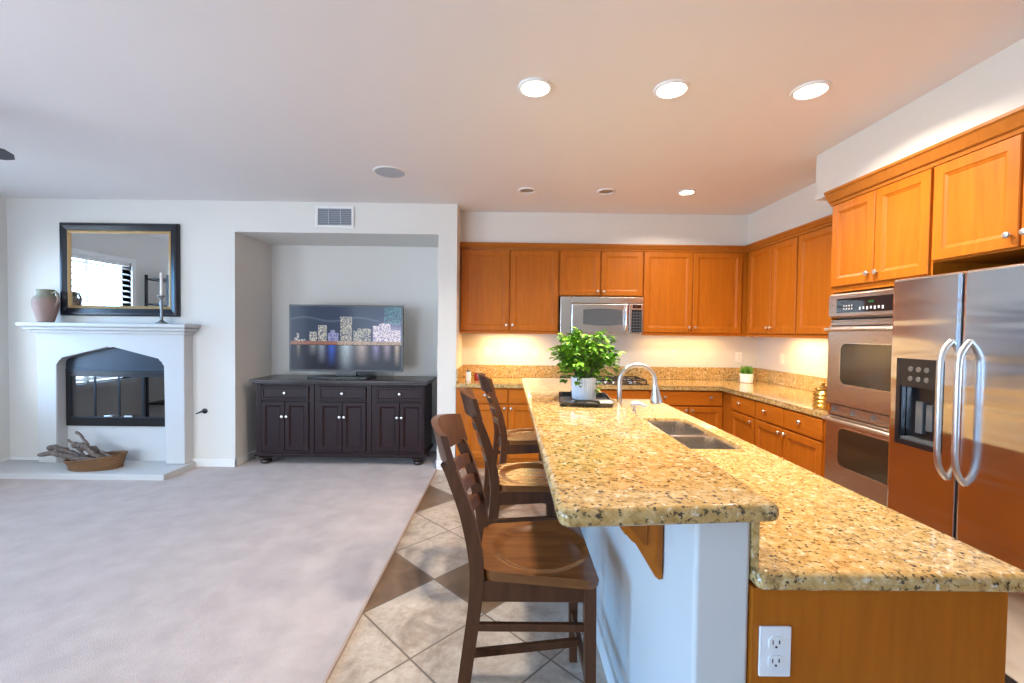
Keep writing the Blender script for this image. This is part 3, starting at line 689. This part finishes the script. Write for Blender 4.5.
# ------------------------------------------------------------------ fireplace wall
FX0, FX1, FY = -4.72, -3.25, 4.40
OX0, OX1 = -4.525, -3.452
t = thing('fireplace', 'white plaster fireplace with arched opening, mantel shelf and raised hearth', 'fireplace', (0, 0, 0))
def arch(x0, x1, zs, za, n=6, r=.055):
    cx = (x0+x1)/2; sl = (za-zs)/(cx-x0)
    p, q, e = Vector((x0, zs-r)), Vector((x0, zs)), Vector((x0+r, zs+sl*r))
    left = [tuple(p*(1-k)**2+q*2*k*(1-k)+e*k*k) for k in [i/n for i in range(n+1)]]
    mid = [(cx-.05, za-sl*.05), (cx-.02, za-sl*.025), (cx, za-sl*.018), (cx+.02, za-sl*.025), (cx+.05, za-sl*.05)]
    return left+mid+[(2*cx-x, z) for x, z in left[::-1]]
A = arch(OX0, OX1, 1.115, 1.25)
b = MB(); poly = [(FX0, .066), (FX0, 1.40), (FX1, 1.40), (FX1, .066), (OX1, .066)] + A[::-1] + [(OX0, .066)]
b.prism(poly, FY, YL-.001, 'y', .014, 2, 'a'); b.build('surround', M_FIRE, t, 30)
b = MB(); poly = [(OX0, .066), (OX0, .425), (OX1, .425), (OX1, .066)]; b.prism(poly, 4.507, YL-.001, 'y'); b.build('lower_panel', M_FIRE, t, 0)
b = MB(); b.box(FX0-.03, FX1+.03, FY-.035, YL-.001, 1.375, 1.405, .008).box(FX0-.060, FX1+.060, FY-.075, YL-.001, 1.405, 1.440, .012, 3).box(FX0-.085, FX1+.085, FY-.11, YL-.001, 1.440, 1.478, .008)
b.build('mantel_shelf', M_FIRE, t, 30)
b = MB(); b.box(XL+.016, -3.216, 4.085, YL-.002, .001, .065, .008); b.build('hearth', M_FIRE, t, 30)
b = MB(); HD = [(OX0+.004, 1.0)] + arch(OX0+.004, OX1-.004, 1.111, 1.246) + [(OX1-.004, 1.0)]
b.prism(HD, 4.492, 4.512, 'y'); b.box(OX0+.004, OX1-.004, 4.485, 4.512, .985, 1.012, .003); b.build('hood', M_DARKM, t, 20)
b = MB(); b.box(OX0+.004, OX0+.045, 4.488, 4.512, .426, .99, .002).box(OX1-.045, OX1-.004, 4.488, 4.512, .426, .99, .002).box(OX0+.045, OX1-.045, 4.486, 4.512, .426, .515, .002)
b.box(OX0+.045, OX1-.045, 4.49, 4.512, .94, .987, .002); b.build('firebox_frame', M_BLACK, t, 20)
gw = (OX1-OX0-.09)/4
for k in range(4):
    gx = OX0+.045+k*gw
    b = MB(); b.box(gx+.004, gx+gw-.004, 4.500, 4.503, .518, .938); gp = b.build('glass_door', M_FGLASS, t, 0)
    b = MB(); b.strip([[(gx+i, y, .516+i), (gx+gw-i, y, .516+i), (gx+gw-i, y, .94-i), (gx+i, y, .94-i)] for i, y in ((.008, 4.508), (0, 4.508), (0, 4.495), (.008, 4.495), (.008, 4.508))], True); b.build('door_edge', M_DARKM, gp, 0)
    if k in (1, 2):
        hx = gx+gw*(.62 if k == 1 else .45); b = MB(); b.box(hx-.045, hx+.035, 4.475, 4.49, .520, .535, .003); b.build('handle', M_NICKEL, gp, 20)
b = MB(); b.box(-4.495, -3.475, 4.93, 4.945, .425, 1.015).box(-4.495, -4.48, 4.53, 4.93, .425, 1.015).box(-3.49, -3.475, 4.53, 4.93, .425, 1.015).box(-4.48, -3.49, 4.53, 4.93, .425, .44).box(-4.48, -3.49, 4.53, 4.93, 1.0, 1.015)
b.build('firebox_lining', M_FBRICK, t, 0)
t = thing('log_grate', 'black iron grate inside the firebox', 'grate', (-3.86, 4.73, .441))
b = MB()
for k in range(6): b.tube([(-.25+k*.1, -.12, .09), (-.25+k*.1, -.10, .06), (-.25+k*.1, .12, .06)], .008, 8)
for yy in (-.08, .09): b.tube([(-.27, yy, .06), (.27, yy, .06)], .008, 8)
b.build('bars', M_IRON, t)
for sx in (-.24, .24):
    for sy in (-.08, .09):
        b = MB(); b.tube([(sx, sy, .0), (sx, sy, .06)], .008, 8); b.build('foot', M_IRON, t)
for i, (p, q, r, lab) in enumerate((((-.25, -.04, .115), (.24, -.02, .115), .042, 'front log on the grate in the firebox'), ((-.22, .08, .12), (.26, .07, .118), .048, 'rear log on the grate in the firebox'), ((-.12, -.02, .205), (.2, .07, .21), .04, 'top log crossing the pile in the firebox'))):
    b = MB(); v0, v1 = Vector(p)+Vector((-3.86, 4.73, .441)), Vector(q)+Vector((-3.86, 4.73, .441))
    b.tube([v0.lerp(v1, k/6)+Vector((0, random.uniform(-.008, .008), random.uniform(-.003, .006))) for k in range(7)], [r*random.uniform(.9, 1.05) for k in range(7)], 10)
    tag(b.build('fire_log', M_LOG, None, 50), lab, 'log', 'logs in the firebox')

t = thing('wall_mirror', 'rectangular mirror in black and gold frame above the mantel', 'mirror', (-3.967, YL-.003, 2.022))
def frame(mb, w, h, prof):
    mb.strip([[(-w/2+i, y, -h/2+i), (w/2-i, y, -h/2+i), (w/2-i, y, h/2-i), (-w/2+i, y, h/2-i)] for i, y in prof], True)
b = MB(); frame(b, 1.195, .94, [(0, 0), (0, -.030), (.012, -.042), (.03, -.044), (.055, -.036), (.075, -.030), (.078, -.02)]); b.build('outer_frame', mat('ebony_frame', (.012, .014, .022), .28), t, 20)
b = MB(); frame(b, 1.043, .788, [(0, -.02), (0, -.031), (.010, -.036), (.018, -.030), (.026, -.022), (.028, -.012)]); b.build('inner_frame', M_GOLD, t, 20)
b = MB(); b.box(-.497, .497, -.016, -.010, -.369, .369); b.build('glass', M_MIRROR, t, 0)
t = thing('jug', 'clay jug with green glazed neck and handle on the mantel', 'jug', (-4.605, 4.385, 1.4785))
b = MB(); b.lathe([(.055, 0), (.062, .01), (.086, .10), (.098, .165), (.098, .215), (.086, .25), (.066, .268), (.062, .30), (.066, .325), (.056, .325), (.050, .29), (.04, .27)], (0, 0, 0), 32, cap1=True); b.build('body', M_JUG, t, 60)
b = MB(); b.tube(catmull([(.058, 0, .29), (.10, 0, .30), (.122, 0, .26), (.120, 0, .21), (.092, 0, .16)], 6), .011, 10); b.build('handle', M_JUG, t, 60)
t = thing('candlestick', 'pewter candlestick with a tall white candle on the mantel', 'candlestick', (-3.474, 4.40, 1.4785))
b = MB(); b.lathe([(.056, 0), (.055, .008), (.025, .022), (.012, .04), (.016, .055), (.010, .07), (.012, .15), (.017, .20), (.010, .225), (.014, .25), (.034, .272), (.034, .28), (.014, .282)], (0, 0, 0), 24); b.build('stand', M_PEWTER, t, 50)
b = MB(); b.lathe([(.012, .28), (.0115, .50), (.008, .507), (.002, .509)], (0, 0, 0), 14); b.build('candle', M_CANDLE, t, 50)
t = thing('gas_key', 'black gas valve key in the wall right of the fireplace', 'valve', (-3.128, YL, .586))
b = MB(); b.lathe([(.028, 0), (.027, -.006), (.012, -.010)], (0, 0, 0), 18, 'y'); b.build('escutcheon', M_BLACK, t)
b = MB(); b.tube([(0, -.008, 0), (0, -.05, 0)], .006, 8); b.tube([(.012, -.05, .008), (-.055, -.052, -.02)], [.011, .006], 8); b.build('key', M_BLACK, t)

# wicker basket with driftwood on the hearth
t = thing('basket', 'brown oval wicker basket of driftwood on the hearth', 'basket', (-4.01, 4.265, .0655), .16)
def oval(rx, ry, z, n=40, dip=0): return [(rx*math.cos(2*PI*k/n), ry*math.sin(2*PI*k/n), z+dip*math.cos(2*PI*k/n)) for k in range(n)]
def rimz(k, n): return .0
b = MB(); b.strip([oval(.215, .11, 0), oval(.235, .122, .05, dip=.006), oval(.255, .136, .108, dip=.026), oval(.243, .124, .108, dip=.026), oval(.22, .105, .03), oval(.21, .10, .012)], True, True, True); b.build('weave', M_WICK, t, 50)
b = MB(); P_ = oval(.252, .132, .110, 40, .026); b.tube(P_+[P_[0], P_[1]], .010, 8, False); b.build('rim', M_WICK, t, 60)
b = MB(); P_ = oval(.218, .114, .008, 40); b.tube(P_+[P_[0], P_[1]], .009, 8, False); b.build('foot_ring', M_WICK, t, 60)
sticks = [([(-4.50, 4.20, .205), (-4.36, 4.22, .215), (-4.20, 4.25, .165), (-4.02, 4.27, .115)], .026, 'long forked driftwood branch jutting left out of the basket'),
          ([(-4.44, 4.24, .262), (-4.38, 4.25, .270), (-4.26, 4.28, .20), (-4.08, 4.30, .12)], .027, 'thick driftwood branch with knobbly end above the basket rim'),
          ([(-4.265, 4.33, .405), (-4.18, 4.32, .33), (-4.08, 4.29, .22), (-3.99, 4.26, .135)], .014, 'thin straight stick standing tallest from the basket'),
          ([(-4.33, 4.31, .330), (-4.24, 4.30, .27), (-4.13, 4.28, .17), (-4.06, 4.27, .105)], .012, 'short thin stick left of the tallest stick'),
          ([(-4.18, 4.22, .300), (-4.10, 4.23, .29), (-3.99, 4.24, .20), (-3.90, 4.25, .145)], .030, 'thick grey driftwood chunk on top of the basket pile'),
          ([(-4.20, 4.30, .225), (-4.09, 4.31, .255), (-3.97, 4.29, .20), (-3.86, 4.27, .155)], .022, 'bent driftwood piece behind the grey chunk'),
          ([(-4.19, 4.20, .165), (-4.07, 4.20, .175), (-3.95, 4.22, .160), (-3.87, 4.25, .150)], .018, 'low driftwood piece along the basket front rim')]
for P_, r, lab in sticks:
    pp = catmull(P_, 5); n = len(pp)
    for i in range(1, n-1): pp[i] = pp[i]+Vector((random.uniform(-1, 1), random.uniform(-1, 1), random.uniform(-1, 1)))*r*.25
    b = MB(); b.tube(pp, [r*(.75+.35*random.random())*(1 if 0 < i < n-1 else .6) for i in range(n)], 8)
    tag(b.build('driftwood_stick', M_BARK, None, 50), lab, 'driftwood', 'driftwood in the hearth basket')

# shelf stand on the left wall, seen in the mirror
t = thing('shelf_stand', 'dark iron shelf stand against the left wall, seen in the mirror', 'shelf', (XL+.20, 2.50, .012), PI/2)
for sx in (-.33, .33):
    for sy in (-.15, .15):
        b = MB(); b.box(sx-.014, sx+.014, sy-.014, sy+.014, 0, 2.16 if sx < 0 else 2.16); b.build('post', M_IRON, t, 0)
for z in (.35, .85, 1.35, 1.75, 2.1):
    b = MB(); b.box(-.33, .33, -.16, .16, z-.012, z+.012, .003); b.build('shelf', M_IRON, t, 20)

# ------------------------------------------------------------------ credenza and television
t = thing('credenza', 'dark espresso credenza with three drawers, six doors and bun feet', 'sideboard', (-2.665, 4.585, 0))
W_, D_ = 1.80, .47
b = MB(); b.box(0.02, W_-.02, .02, D_, .125, .865, .003).box(0, W_, .0, D_+.005, .10, .135, .006)
for x in (.02, W_-.02-.05): b.box(x, x+.05, .008, .03, .135, .865)
for x in (.575, 1.175): b.box(x, x+.05, .010, .03, .135, .865, .003)
b.build('body', M_ESP, t, 20)
b = MB(); b.box(-.03, W_+.03, -.035, D_+.015, .885, .915, .006).box(-.012, W_+.012, -.016, D_+.005, .865, .886, .006); b.build('top', wood('espresso_top', (.018, .009, .011), (.034, .017, .017), .25, coat=.2, axis='x'), t, 30)
for k in range(3):
    x0 = .075+k*.60 - (.0 if k < 1 else .0); x1 = x0+.495
    sub = bpy.data.objects.new('dummy', None)
    dr = drawer(t, x0, x1, .70, .845, [((x0+x1)/2, .772)], M_ESP, M_NICKEL, .022); dr.location = (0, .020, 0)
    for a, e, kx in ((x0, (x0+x1)/2-.002, (x0+x1)/2-.024), ((x0+x1)/2+.002, x1, (x0+x1)/2+.024)):
        dd = door(t, a, e, .165, .68, kx, .525, M_ESP, .045); dd.location = (0, .020, 0)
    bpy.data.objects.remove(sub)
for fx in (.09, W_-.09):
    for fy in (.075, D_-.075):
        b = MB(); b.lathe([(.035, .012), (.050, .018), (.056, .035), (.050, .050), (.036, .056), (.05, .064), (.075, .078), (.078, .092), (.06, .102)], (fx, fy, 0), 24); b.build('foot', mat('foot_espresso', (.022, .012, .010), .15, Coat_Weight=.6) if 'foot_espresso' not in MATS else MATS['foot_espresso'], t, 50)

t = thing('television', 'flat television showing a night city skyline on the credenza', 'television', (-1.793, 4.83, .9155))
W_, z0, z1 = 1.25, .065, .795
b = MB(); b.strip([[(x, y, z) for x, z in rrect(-W_/2+i, W_/2-i, z0+i, z1-i, .012)] for y, i in ((.045, .05), (.02, 0), (-.003, 0), (-.006, .003), (-.006, .018), (-.002, .019))], True, True, True); b.build('frame', M_BLACK, t, 30)
# the picture on the screen
NXp, NZp = 190, 108
def picture(u, v):      # u across, v up -> colour
    rnd = random.Random(int(u*NXp)*7919+int(v*NZp)*104729)
    hz = .40
    blds = [(.03, .055, .50), (.055, .075, .57), (.075, .13, .48), (.17, .235, .60), (.25, .325, .70), (.335, .36, .58), (.36, .40, .63), (.40, .43, .58), (.45, .555, .84), (.565, .60, .62), (.60, .72, .66), (.74, .80, .70), (.80, .90, .74), (.90, .99, .64)]
    def sky(u, v): 
        c = Vector((.022, .032, .058))*(1.0+1.0*u)
        c += Vector((.10, .12, .15))*math.exp(-((v-(.80+.03*math.sin(u*13)))/.012)**2)*(.5 if u < .8 else .0)
        c += Vector((.30, .28, .42))*math.exp(-((u-.93)/.13)**2-((v-.55)/.16)**2)
        if u > .84 and v > .72 and rnd.random() < .45: c += Vector((.04, .16, .15))
        return c
    def scene(u, v):
        if v < hz+.05: 
            return Vector((.30, .14, .10))*(.45+rnd.random()*.6) if u < .42 else Vector((.42, .32, .26))*(.4+rnd.random()*.8)
        for a, e, h in blds:
            if a <= u <= e and v < h:
                lit = rnd.random()
                base_ = Vector((.06, .07, .13)) if lit < .45 else Vector((.34, .34, .30)) if lit < .85 else Vector((.6, .56, .45))
                if u > .74: base_ = base_*1.3+Vector((.14, .10, .2))
                if .335 <= u <= .43: base_ = base_*.6+Vector((.03, .04, .2))
                return base_
        return sky(u, v)
    if v > hz: c = scene(u, v)
    else:
        c = Vector((.012, .014, .025)); d = (hz-v)/hz
        for cu, wu, cc, ln in ((.07, .012, (.18, .15, .12), .6), (.20, .03, (.16, .17, .18), .5), (.28, .03, (.20, .24, .30), .8), (.37, .03, (.03, .09, .45), .9), (.50, .055, (.36, .44, .50), 1.2), (.64, .05, (.36, .30, .28), .9), (.77, .03, (.22, .2, .36), .7), (.87, .03, (.3, .24, .30), .7), (.96, .02, (.4, .32, .26), .9)):
            c += Vector(cc)*math.exp(-((u-cu+.006*math.sin(v*190))/wu)**2)*max(0, 1-d/ln)*(.7+.5*rnd.random())
        if v > hz-.012: c = Vector((.02, .015, .02))
    return c
b = MB(); W2, za, zb = W_/2-.018, z0+.018, z1-.018
grid = [[b.bm.verts.new((-W2+2*W2*i/NXp, -.0045, za+(zb-za)*j/NZp)) for i in range(NXp+1)] for j in range(NZp+1)]
lay = b.bm.loops.layers.float_color.new('picture')
for j in range(NZp):
    for i in range(NXp):
        f = b.bm.faces.new((grid[j][i], grid[j][i+1], grid[j+1][i+1], grid[j+1][i])); c = picture((i+.5)/NXp, (j+.5)/NZp)
        for lp in f.loops: lp[lay] = (c.x, c.y, c.z, 1)
b.build('screen', M_SCREEN, t, 0)
b = MB(); b.box(-.11, .11, .0, .04, .012, .075, .006).prism(rrect(-.39, .30, -.12, .13, .05), .0, .014, 'z', .004, 2); b.build('stand', M_BLACK, t, 30)
b = MB(); b.tube([(.505, .03, .07), (.507, .05, .03), (.507, .12, .003)], .003, 6); b.build('cord', M_BLACK, t)

# ------------------------------------------------------------------ bar stools
def stool(loc, rz, label):
    t = thing('bar_stool', label, 'bar stool', loc, rz, 'bar stools along the island')
    # seat: rounded trapezoid with a scooped saddle
    NX, NY = 26, 30; D0, D1, Wb, Wf = -.20, .215, .185, .245
    def out(u, v):
        x = D0+(D1-D0)*u; hw = Wb+(Wf-Wb)*u
        e = .04
        if u < .12: hw *= 1-.22*((.12-u)/.12)**2
        if u > .90: hw *= 1-.12*((u-.90)/.10)**2
        return x, v*hw
    def top(x, y):
        q = ((x-.03)/.185)**2+(y/.185)**2
        z = .612
        if q < 1: z -= .015*min(1, (1-q)*3.4)**.9
        return z + .006*max(0, (x-.1)/.1)*0 - .012*max(0, (x-.13)/.085)**2
    b = MB(); T = [[b.v((*out(i/NX, -1+2*j/NY), top(*out(i/NX, -1+2*j/NY)))) for j in range(NY+1)] for i in range(NX+1)]
    B_ = [[b.v((*[c*.985 for c in out(i/NX, -1+2*j/NY)], .578)) for j in range(NY+1)] for i in range(NX+1)]
    for i in range(NX):
        for j in range(NY):
            b.bm.faces.new((T[i][j], T[i+1][j], T[i+1][j+1], T[i][j+1])); b.bm.faces.new((B_[i][j], B_[i][j+1], B_[i+1][j+1], B_[i+1][j]))
    for i in range(NX):
        b.bm.faces.new((T[i][0], B_[i][0], B_[i+1][0], T[i+1][0])); b.bm.faces.new((T[i][NY], T[i+1][NY], B_[i+1][NY], B_[i][NY]))
    for j in range(NY):
        b.bm.faces.new((T[0][j], T[0][j+1], B_[0][j+1], B_[0][j])); b.bm.faces.new((T[NX][j], B_[NX][j], B_[NX][j+1], T[NX][j+1]))
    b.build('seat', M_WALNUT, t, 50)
    def bar(mb, path, wx, wy):   # rectangular section swept along path of (x, y, z)
        loops = [[(x-ax/2, y-ay/2, z), (x+ax/2, y-ay/2, z), (x+ax/2, y+ay/2, z), (x-ax/2, y+ay/2, z)] for (x, y, z), ax, ay in zip(path, wx, wy)]
        mb.strip(loops, True, True, True)
    for s in (-1, 1):
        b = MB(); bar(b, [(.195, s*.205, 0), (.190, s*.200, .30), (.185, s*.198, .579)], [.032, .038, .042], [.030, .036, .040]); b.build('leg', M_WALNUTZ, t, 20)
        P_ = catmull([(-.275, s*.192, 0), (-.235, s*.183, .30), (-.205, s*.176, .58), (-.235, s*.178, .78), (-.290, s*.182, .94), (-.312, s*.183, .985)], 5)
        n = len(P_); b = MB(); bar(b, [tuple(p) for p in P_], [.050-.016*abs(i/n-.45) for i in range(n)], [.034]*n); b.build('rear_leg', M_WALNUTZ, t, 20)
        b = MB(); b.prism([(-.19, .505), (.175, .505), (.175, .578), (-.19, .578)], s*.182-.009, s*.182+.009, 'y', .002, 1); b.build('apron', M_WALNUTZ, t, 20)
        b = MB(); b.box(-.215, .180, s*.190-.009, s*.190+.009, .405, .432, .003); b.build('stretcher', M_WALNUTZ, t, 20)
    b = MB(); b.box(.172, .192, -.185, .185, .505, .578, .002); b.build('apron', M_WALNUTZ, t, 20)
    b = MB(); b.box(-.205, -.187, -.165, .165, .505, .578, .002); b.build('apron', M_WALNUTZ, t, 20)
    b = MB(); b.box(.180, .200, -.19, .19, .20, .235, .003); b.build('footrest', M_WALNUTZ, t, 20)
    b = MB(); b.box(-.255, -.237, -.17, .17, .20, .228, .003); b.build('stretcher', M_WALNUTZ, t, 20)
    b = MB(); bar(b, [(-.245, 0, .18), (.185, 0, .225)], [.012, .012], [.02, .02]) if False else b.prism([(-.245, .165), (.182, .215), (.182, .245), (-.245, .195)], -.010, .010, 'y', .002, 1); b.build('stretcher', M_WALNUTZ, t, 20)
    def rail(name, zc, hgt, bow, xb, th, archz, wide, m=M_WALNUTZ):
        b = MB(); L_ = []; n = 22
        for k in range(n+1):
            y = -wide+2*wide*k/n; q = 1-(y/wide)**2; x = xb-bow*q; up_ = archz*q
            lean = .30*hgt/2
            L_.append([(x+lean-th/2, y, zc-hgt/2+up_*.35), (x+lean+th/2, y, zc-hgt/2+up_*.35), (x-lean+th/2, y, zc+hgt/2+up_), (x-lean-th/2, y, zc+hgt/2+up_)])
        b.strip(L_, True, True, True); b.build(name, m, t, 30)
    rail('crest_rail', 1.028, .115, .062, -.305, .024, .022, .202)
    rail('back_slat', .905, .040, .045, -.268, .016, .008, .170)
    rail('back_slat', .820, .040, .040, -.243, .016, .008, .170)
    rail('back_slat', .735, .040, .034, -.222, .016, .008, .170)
    return t
s1 = stool((.102, 1.692, 0), 0, 'walnut bar stool nearest the camera at the end of the bar')
copy_thing(s1, (.110, 2.560, 0), 'walnut bar stool in the middle of the three at the bar', .14)
copy_thing(s1, (.140, 3.545, 0), 'walnut bar stool farthest along the bar, nearest the base cabinets', .18)

# ------------------------------------------------------------------ small objects
t = thing('serving_tray', 'glossy dark tray under the white flowerpot on the bar', 'tray', (.415, 2.40, 1.0685), -.10)
b = MB(); b.strip([[(x, y, z) for x, y in rrect(-.14+i, .14-i, -.205+i, .205-i, .03)] for z, i in ((.0, .012), (.004, .004), (.020, 0), (.021, .004), (.008, .010), (.006, .016))], True, True, True); b.build('body', M_TRAY, t, 40)
for s in (-1, 1):
    b = MB(); b.tube(catmull([(-.06, s*.200, .015), (-.05, s*.212, .030), (.05, s*.212, .030), (.06, s*.200, .015)], 5), .006, 8); b.build('handle', M_TRAY, t)
b = MB(); b.box(.0, .135, -.05, .05, 0, .012, .004); o = b.build('napkin', M_NAPKIN, None, 30); o.location = (.405, 2.285, 1.0758); o.rotation_euler = (0, 0, -.08)
tag(o, 'folded cream napkin on the dark tray before the flowerpot', 'napkin')
t = thing('potted_plant', 'bushy bright green plant in a white ceramic pot on the tray', 'plant', (.418, 2.425, 1.0755))
b = MB(); n = 72
b.strip([[((r+.0014*math.cos(k*PI))*math.cos(2*PI*k/n), (r+.0014*math.cos(k*PI))*math.sin(2*PI*k/n), z) for k in range(n)] for r, z in ((.060, 0), (.064, .004), (.070, .118), (.071, .122), (.066, .122), (.064, .100))], True, True, False); b.build('pot', M_CERAM, t, 40)
b = MB(); b.lathe([(.0645, .102), (.03, .106), (.005, .107)], (0, 0, 0), 24, cap0=False); b.build('soil', M_SOIL, t)
rng = random.Random(3)
st, lf = MB(), MB()
def leaf(mb, p, d, L, W, up):
    d = d.normalized(); s_ = d.cross(up); s_ = s_.normalized() if s_.length > 1e-3 else Vector((1, 0, 0)); nrm = s_.cross(d)
    pts = [(0, 0, 0), (.25, .36, .04), (.55, .48, .05), (.80, .26, .0), (1, 0, -.10)]
    c = [mb.v(p+d*L*a+nrm*L*(h-.06*a)) for a, w_, h in pts]
    l_ = [mb.v(p+d*L*a+s_*W*w_+nrm*L*(h+.08)) for a, w_, h in pts[1:-1]]; r_ = [mb.v(p+d*L*a-s_*W*w_+nrm*L*(h+.08)) for a, w_, h in pts[1:-1]]
    for sd in (l_, r_):
        mb.bm.faces.new((c[0], c[1], sd[0])); mb.bm.faces.new((c[1], c[2], sd[1], sd[0])); mb.bm.faces.new((c[2], c[3], sd[2], sd[1])); mb.bm.faces.new((c[3], c[4], sd[2]))
for k in range(125):
    a = rng.uniform(0, 2*PI); el = rng.betavariate(1.6, 1.5)
    R_ = rng.uniform(.06, .205)*(1-.40*el**2); tip = Vector((R_*math.cos(a), R_*math.sin(a), .120+.250*el+rng.uniform(-.02, .02)-(.05 if el < .12 else 0)))
    root_ = Vector((.035*math.cos(a)*rng.random(), .035*math.sin(a)*rng.random(), .105))
    mid = (root_+tip)/2+Vector((0, 0, .05)); path = catmull([root_, mid, tip], 5); st.tube(path, [.0025]*6+[.0015]*5, 5)
    for q in range(3, len(path)):
        for _ in range(2 if q > 5 else 1):
            d = Vector((math.cos(a)+rng.uniform(-.9, .9), math.sin(a)+rng.uniform(-.9, .9), rng.uniform(-.5, .45)))
            leaf(lf, path[q]+Vector((rng.uniform(-.012, .012), rng.uniform(-.012, .012), rng.uniform(-.008, .012))), d, rng.uniform(.028, .046), rng.uniform(.022, .034), Vector((rng.uniform(-.3, .3), rng.uniform(-.3, .3), 1)))
st.build('stem', M_STEM, t); lf.build('foliage', M_LEAF, t, 60)
t = thing('grass_pot', 'tiny white pot of short green grass in the counter corner', 'plant', (2.655, 4.87, .9055))
b = MB(); b.lathe([(.060, 0), (.066, .006), (.072, .10), (.066, .10), (.064, .085), (.01, .085)], (0, 0, 0), 28); b.build('pot', M_CERAM, t, 40)
b = MB()
for k in range(260):
    a = rng.uniform(0, 2*PI); r = .060*math.sqrt(rng.random()); p = Vector((r*math.cos(a), r*math.sin(a), .084)); h_ = rng.uniform(.08, .115); q = p+Vector((rng.uniform(-.02, .02), rng.uniform(-.02, .02), h_)); w_ = .003
    sd = Vector((math.cos(a*3), math.sin(a*3), 0))*w_
    v_ = [b.v(p-sd), b.v(p+sd), b.v(p.lerp(q, .6)+sd*.8), b.v(q), b.v(p.lerp(q, .6)-sd*.8)]; b.bm.faces.new(v_)
b.build('foliage', M_GRASS, t, 0)
t = thing('candle_jar', 'small red candle jar on the back counter behind the farthest stool', 'candle', (-.335, 4.80, .9055))
b = MB(); b.lathe([(.040, 0), (.046, .008), (.048, .07), (.042, .082), (.036, .085)], (0, 0, 0), 24); b.build('jar', M_RED, t, 40)
b = MB(); b.lathe([(.040, .0855), (.040, .095), (.012, .100), (.010, .108), (.016, .116), (.010, .124), (.002, .125)], (0, 0, 0), 20); b.build('lid', M_JARG if False else mat('lid_cream', (.62, .45, .25), .4), t, 40)
t = thing('small_jar', 'small white jar on the back counter left of the red candle jar', 'jar', (-.435, 4.70, .9055))
b = MB(); b.lathe([(.026, 0), (.030, .006), (.030, .085), (.024, .10), (.010, .106)], (0, 0, 0), 20); b.build('body', M_CERAM, t, 40)
b = MB(); b.lathe([(.0245, .0995), (.022, .112), (.012, .118), (.002, .119)], (0, 0, 0), 18); b.build('cap', M_PEWTER, t, 40)
t = thing('gold_canister', 'small gold ribbed canister on the right counter against the oven tower', 'canister', (2.300, 3.185, .9055))
b = MB(); b.lathe([(.055, 0), (.060, .006)]+[(.060+.006*(k % 2), .012+k*.014) for k in range(9)]+[(.052, .135), (.045, .138)], (0, 0, 0), 28); b.build('body', M_BRASS, t, 20)
b = MB(); b.lathe([(.050, .1385), (.054, .145), (.030, .165), (.010, .172), (.014, .184), (.006, .192), (.001, .193)], (0, 0, 0), 24); b.build('lid', M_BRASS, t, 40)
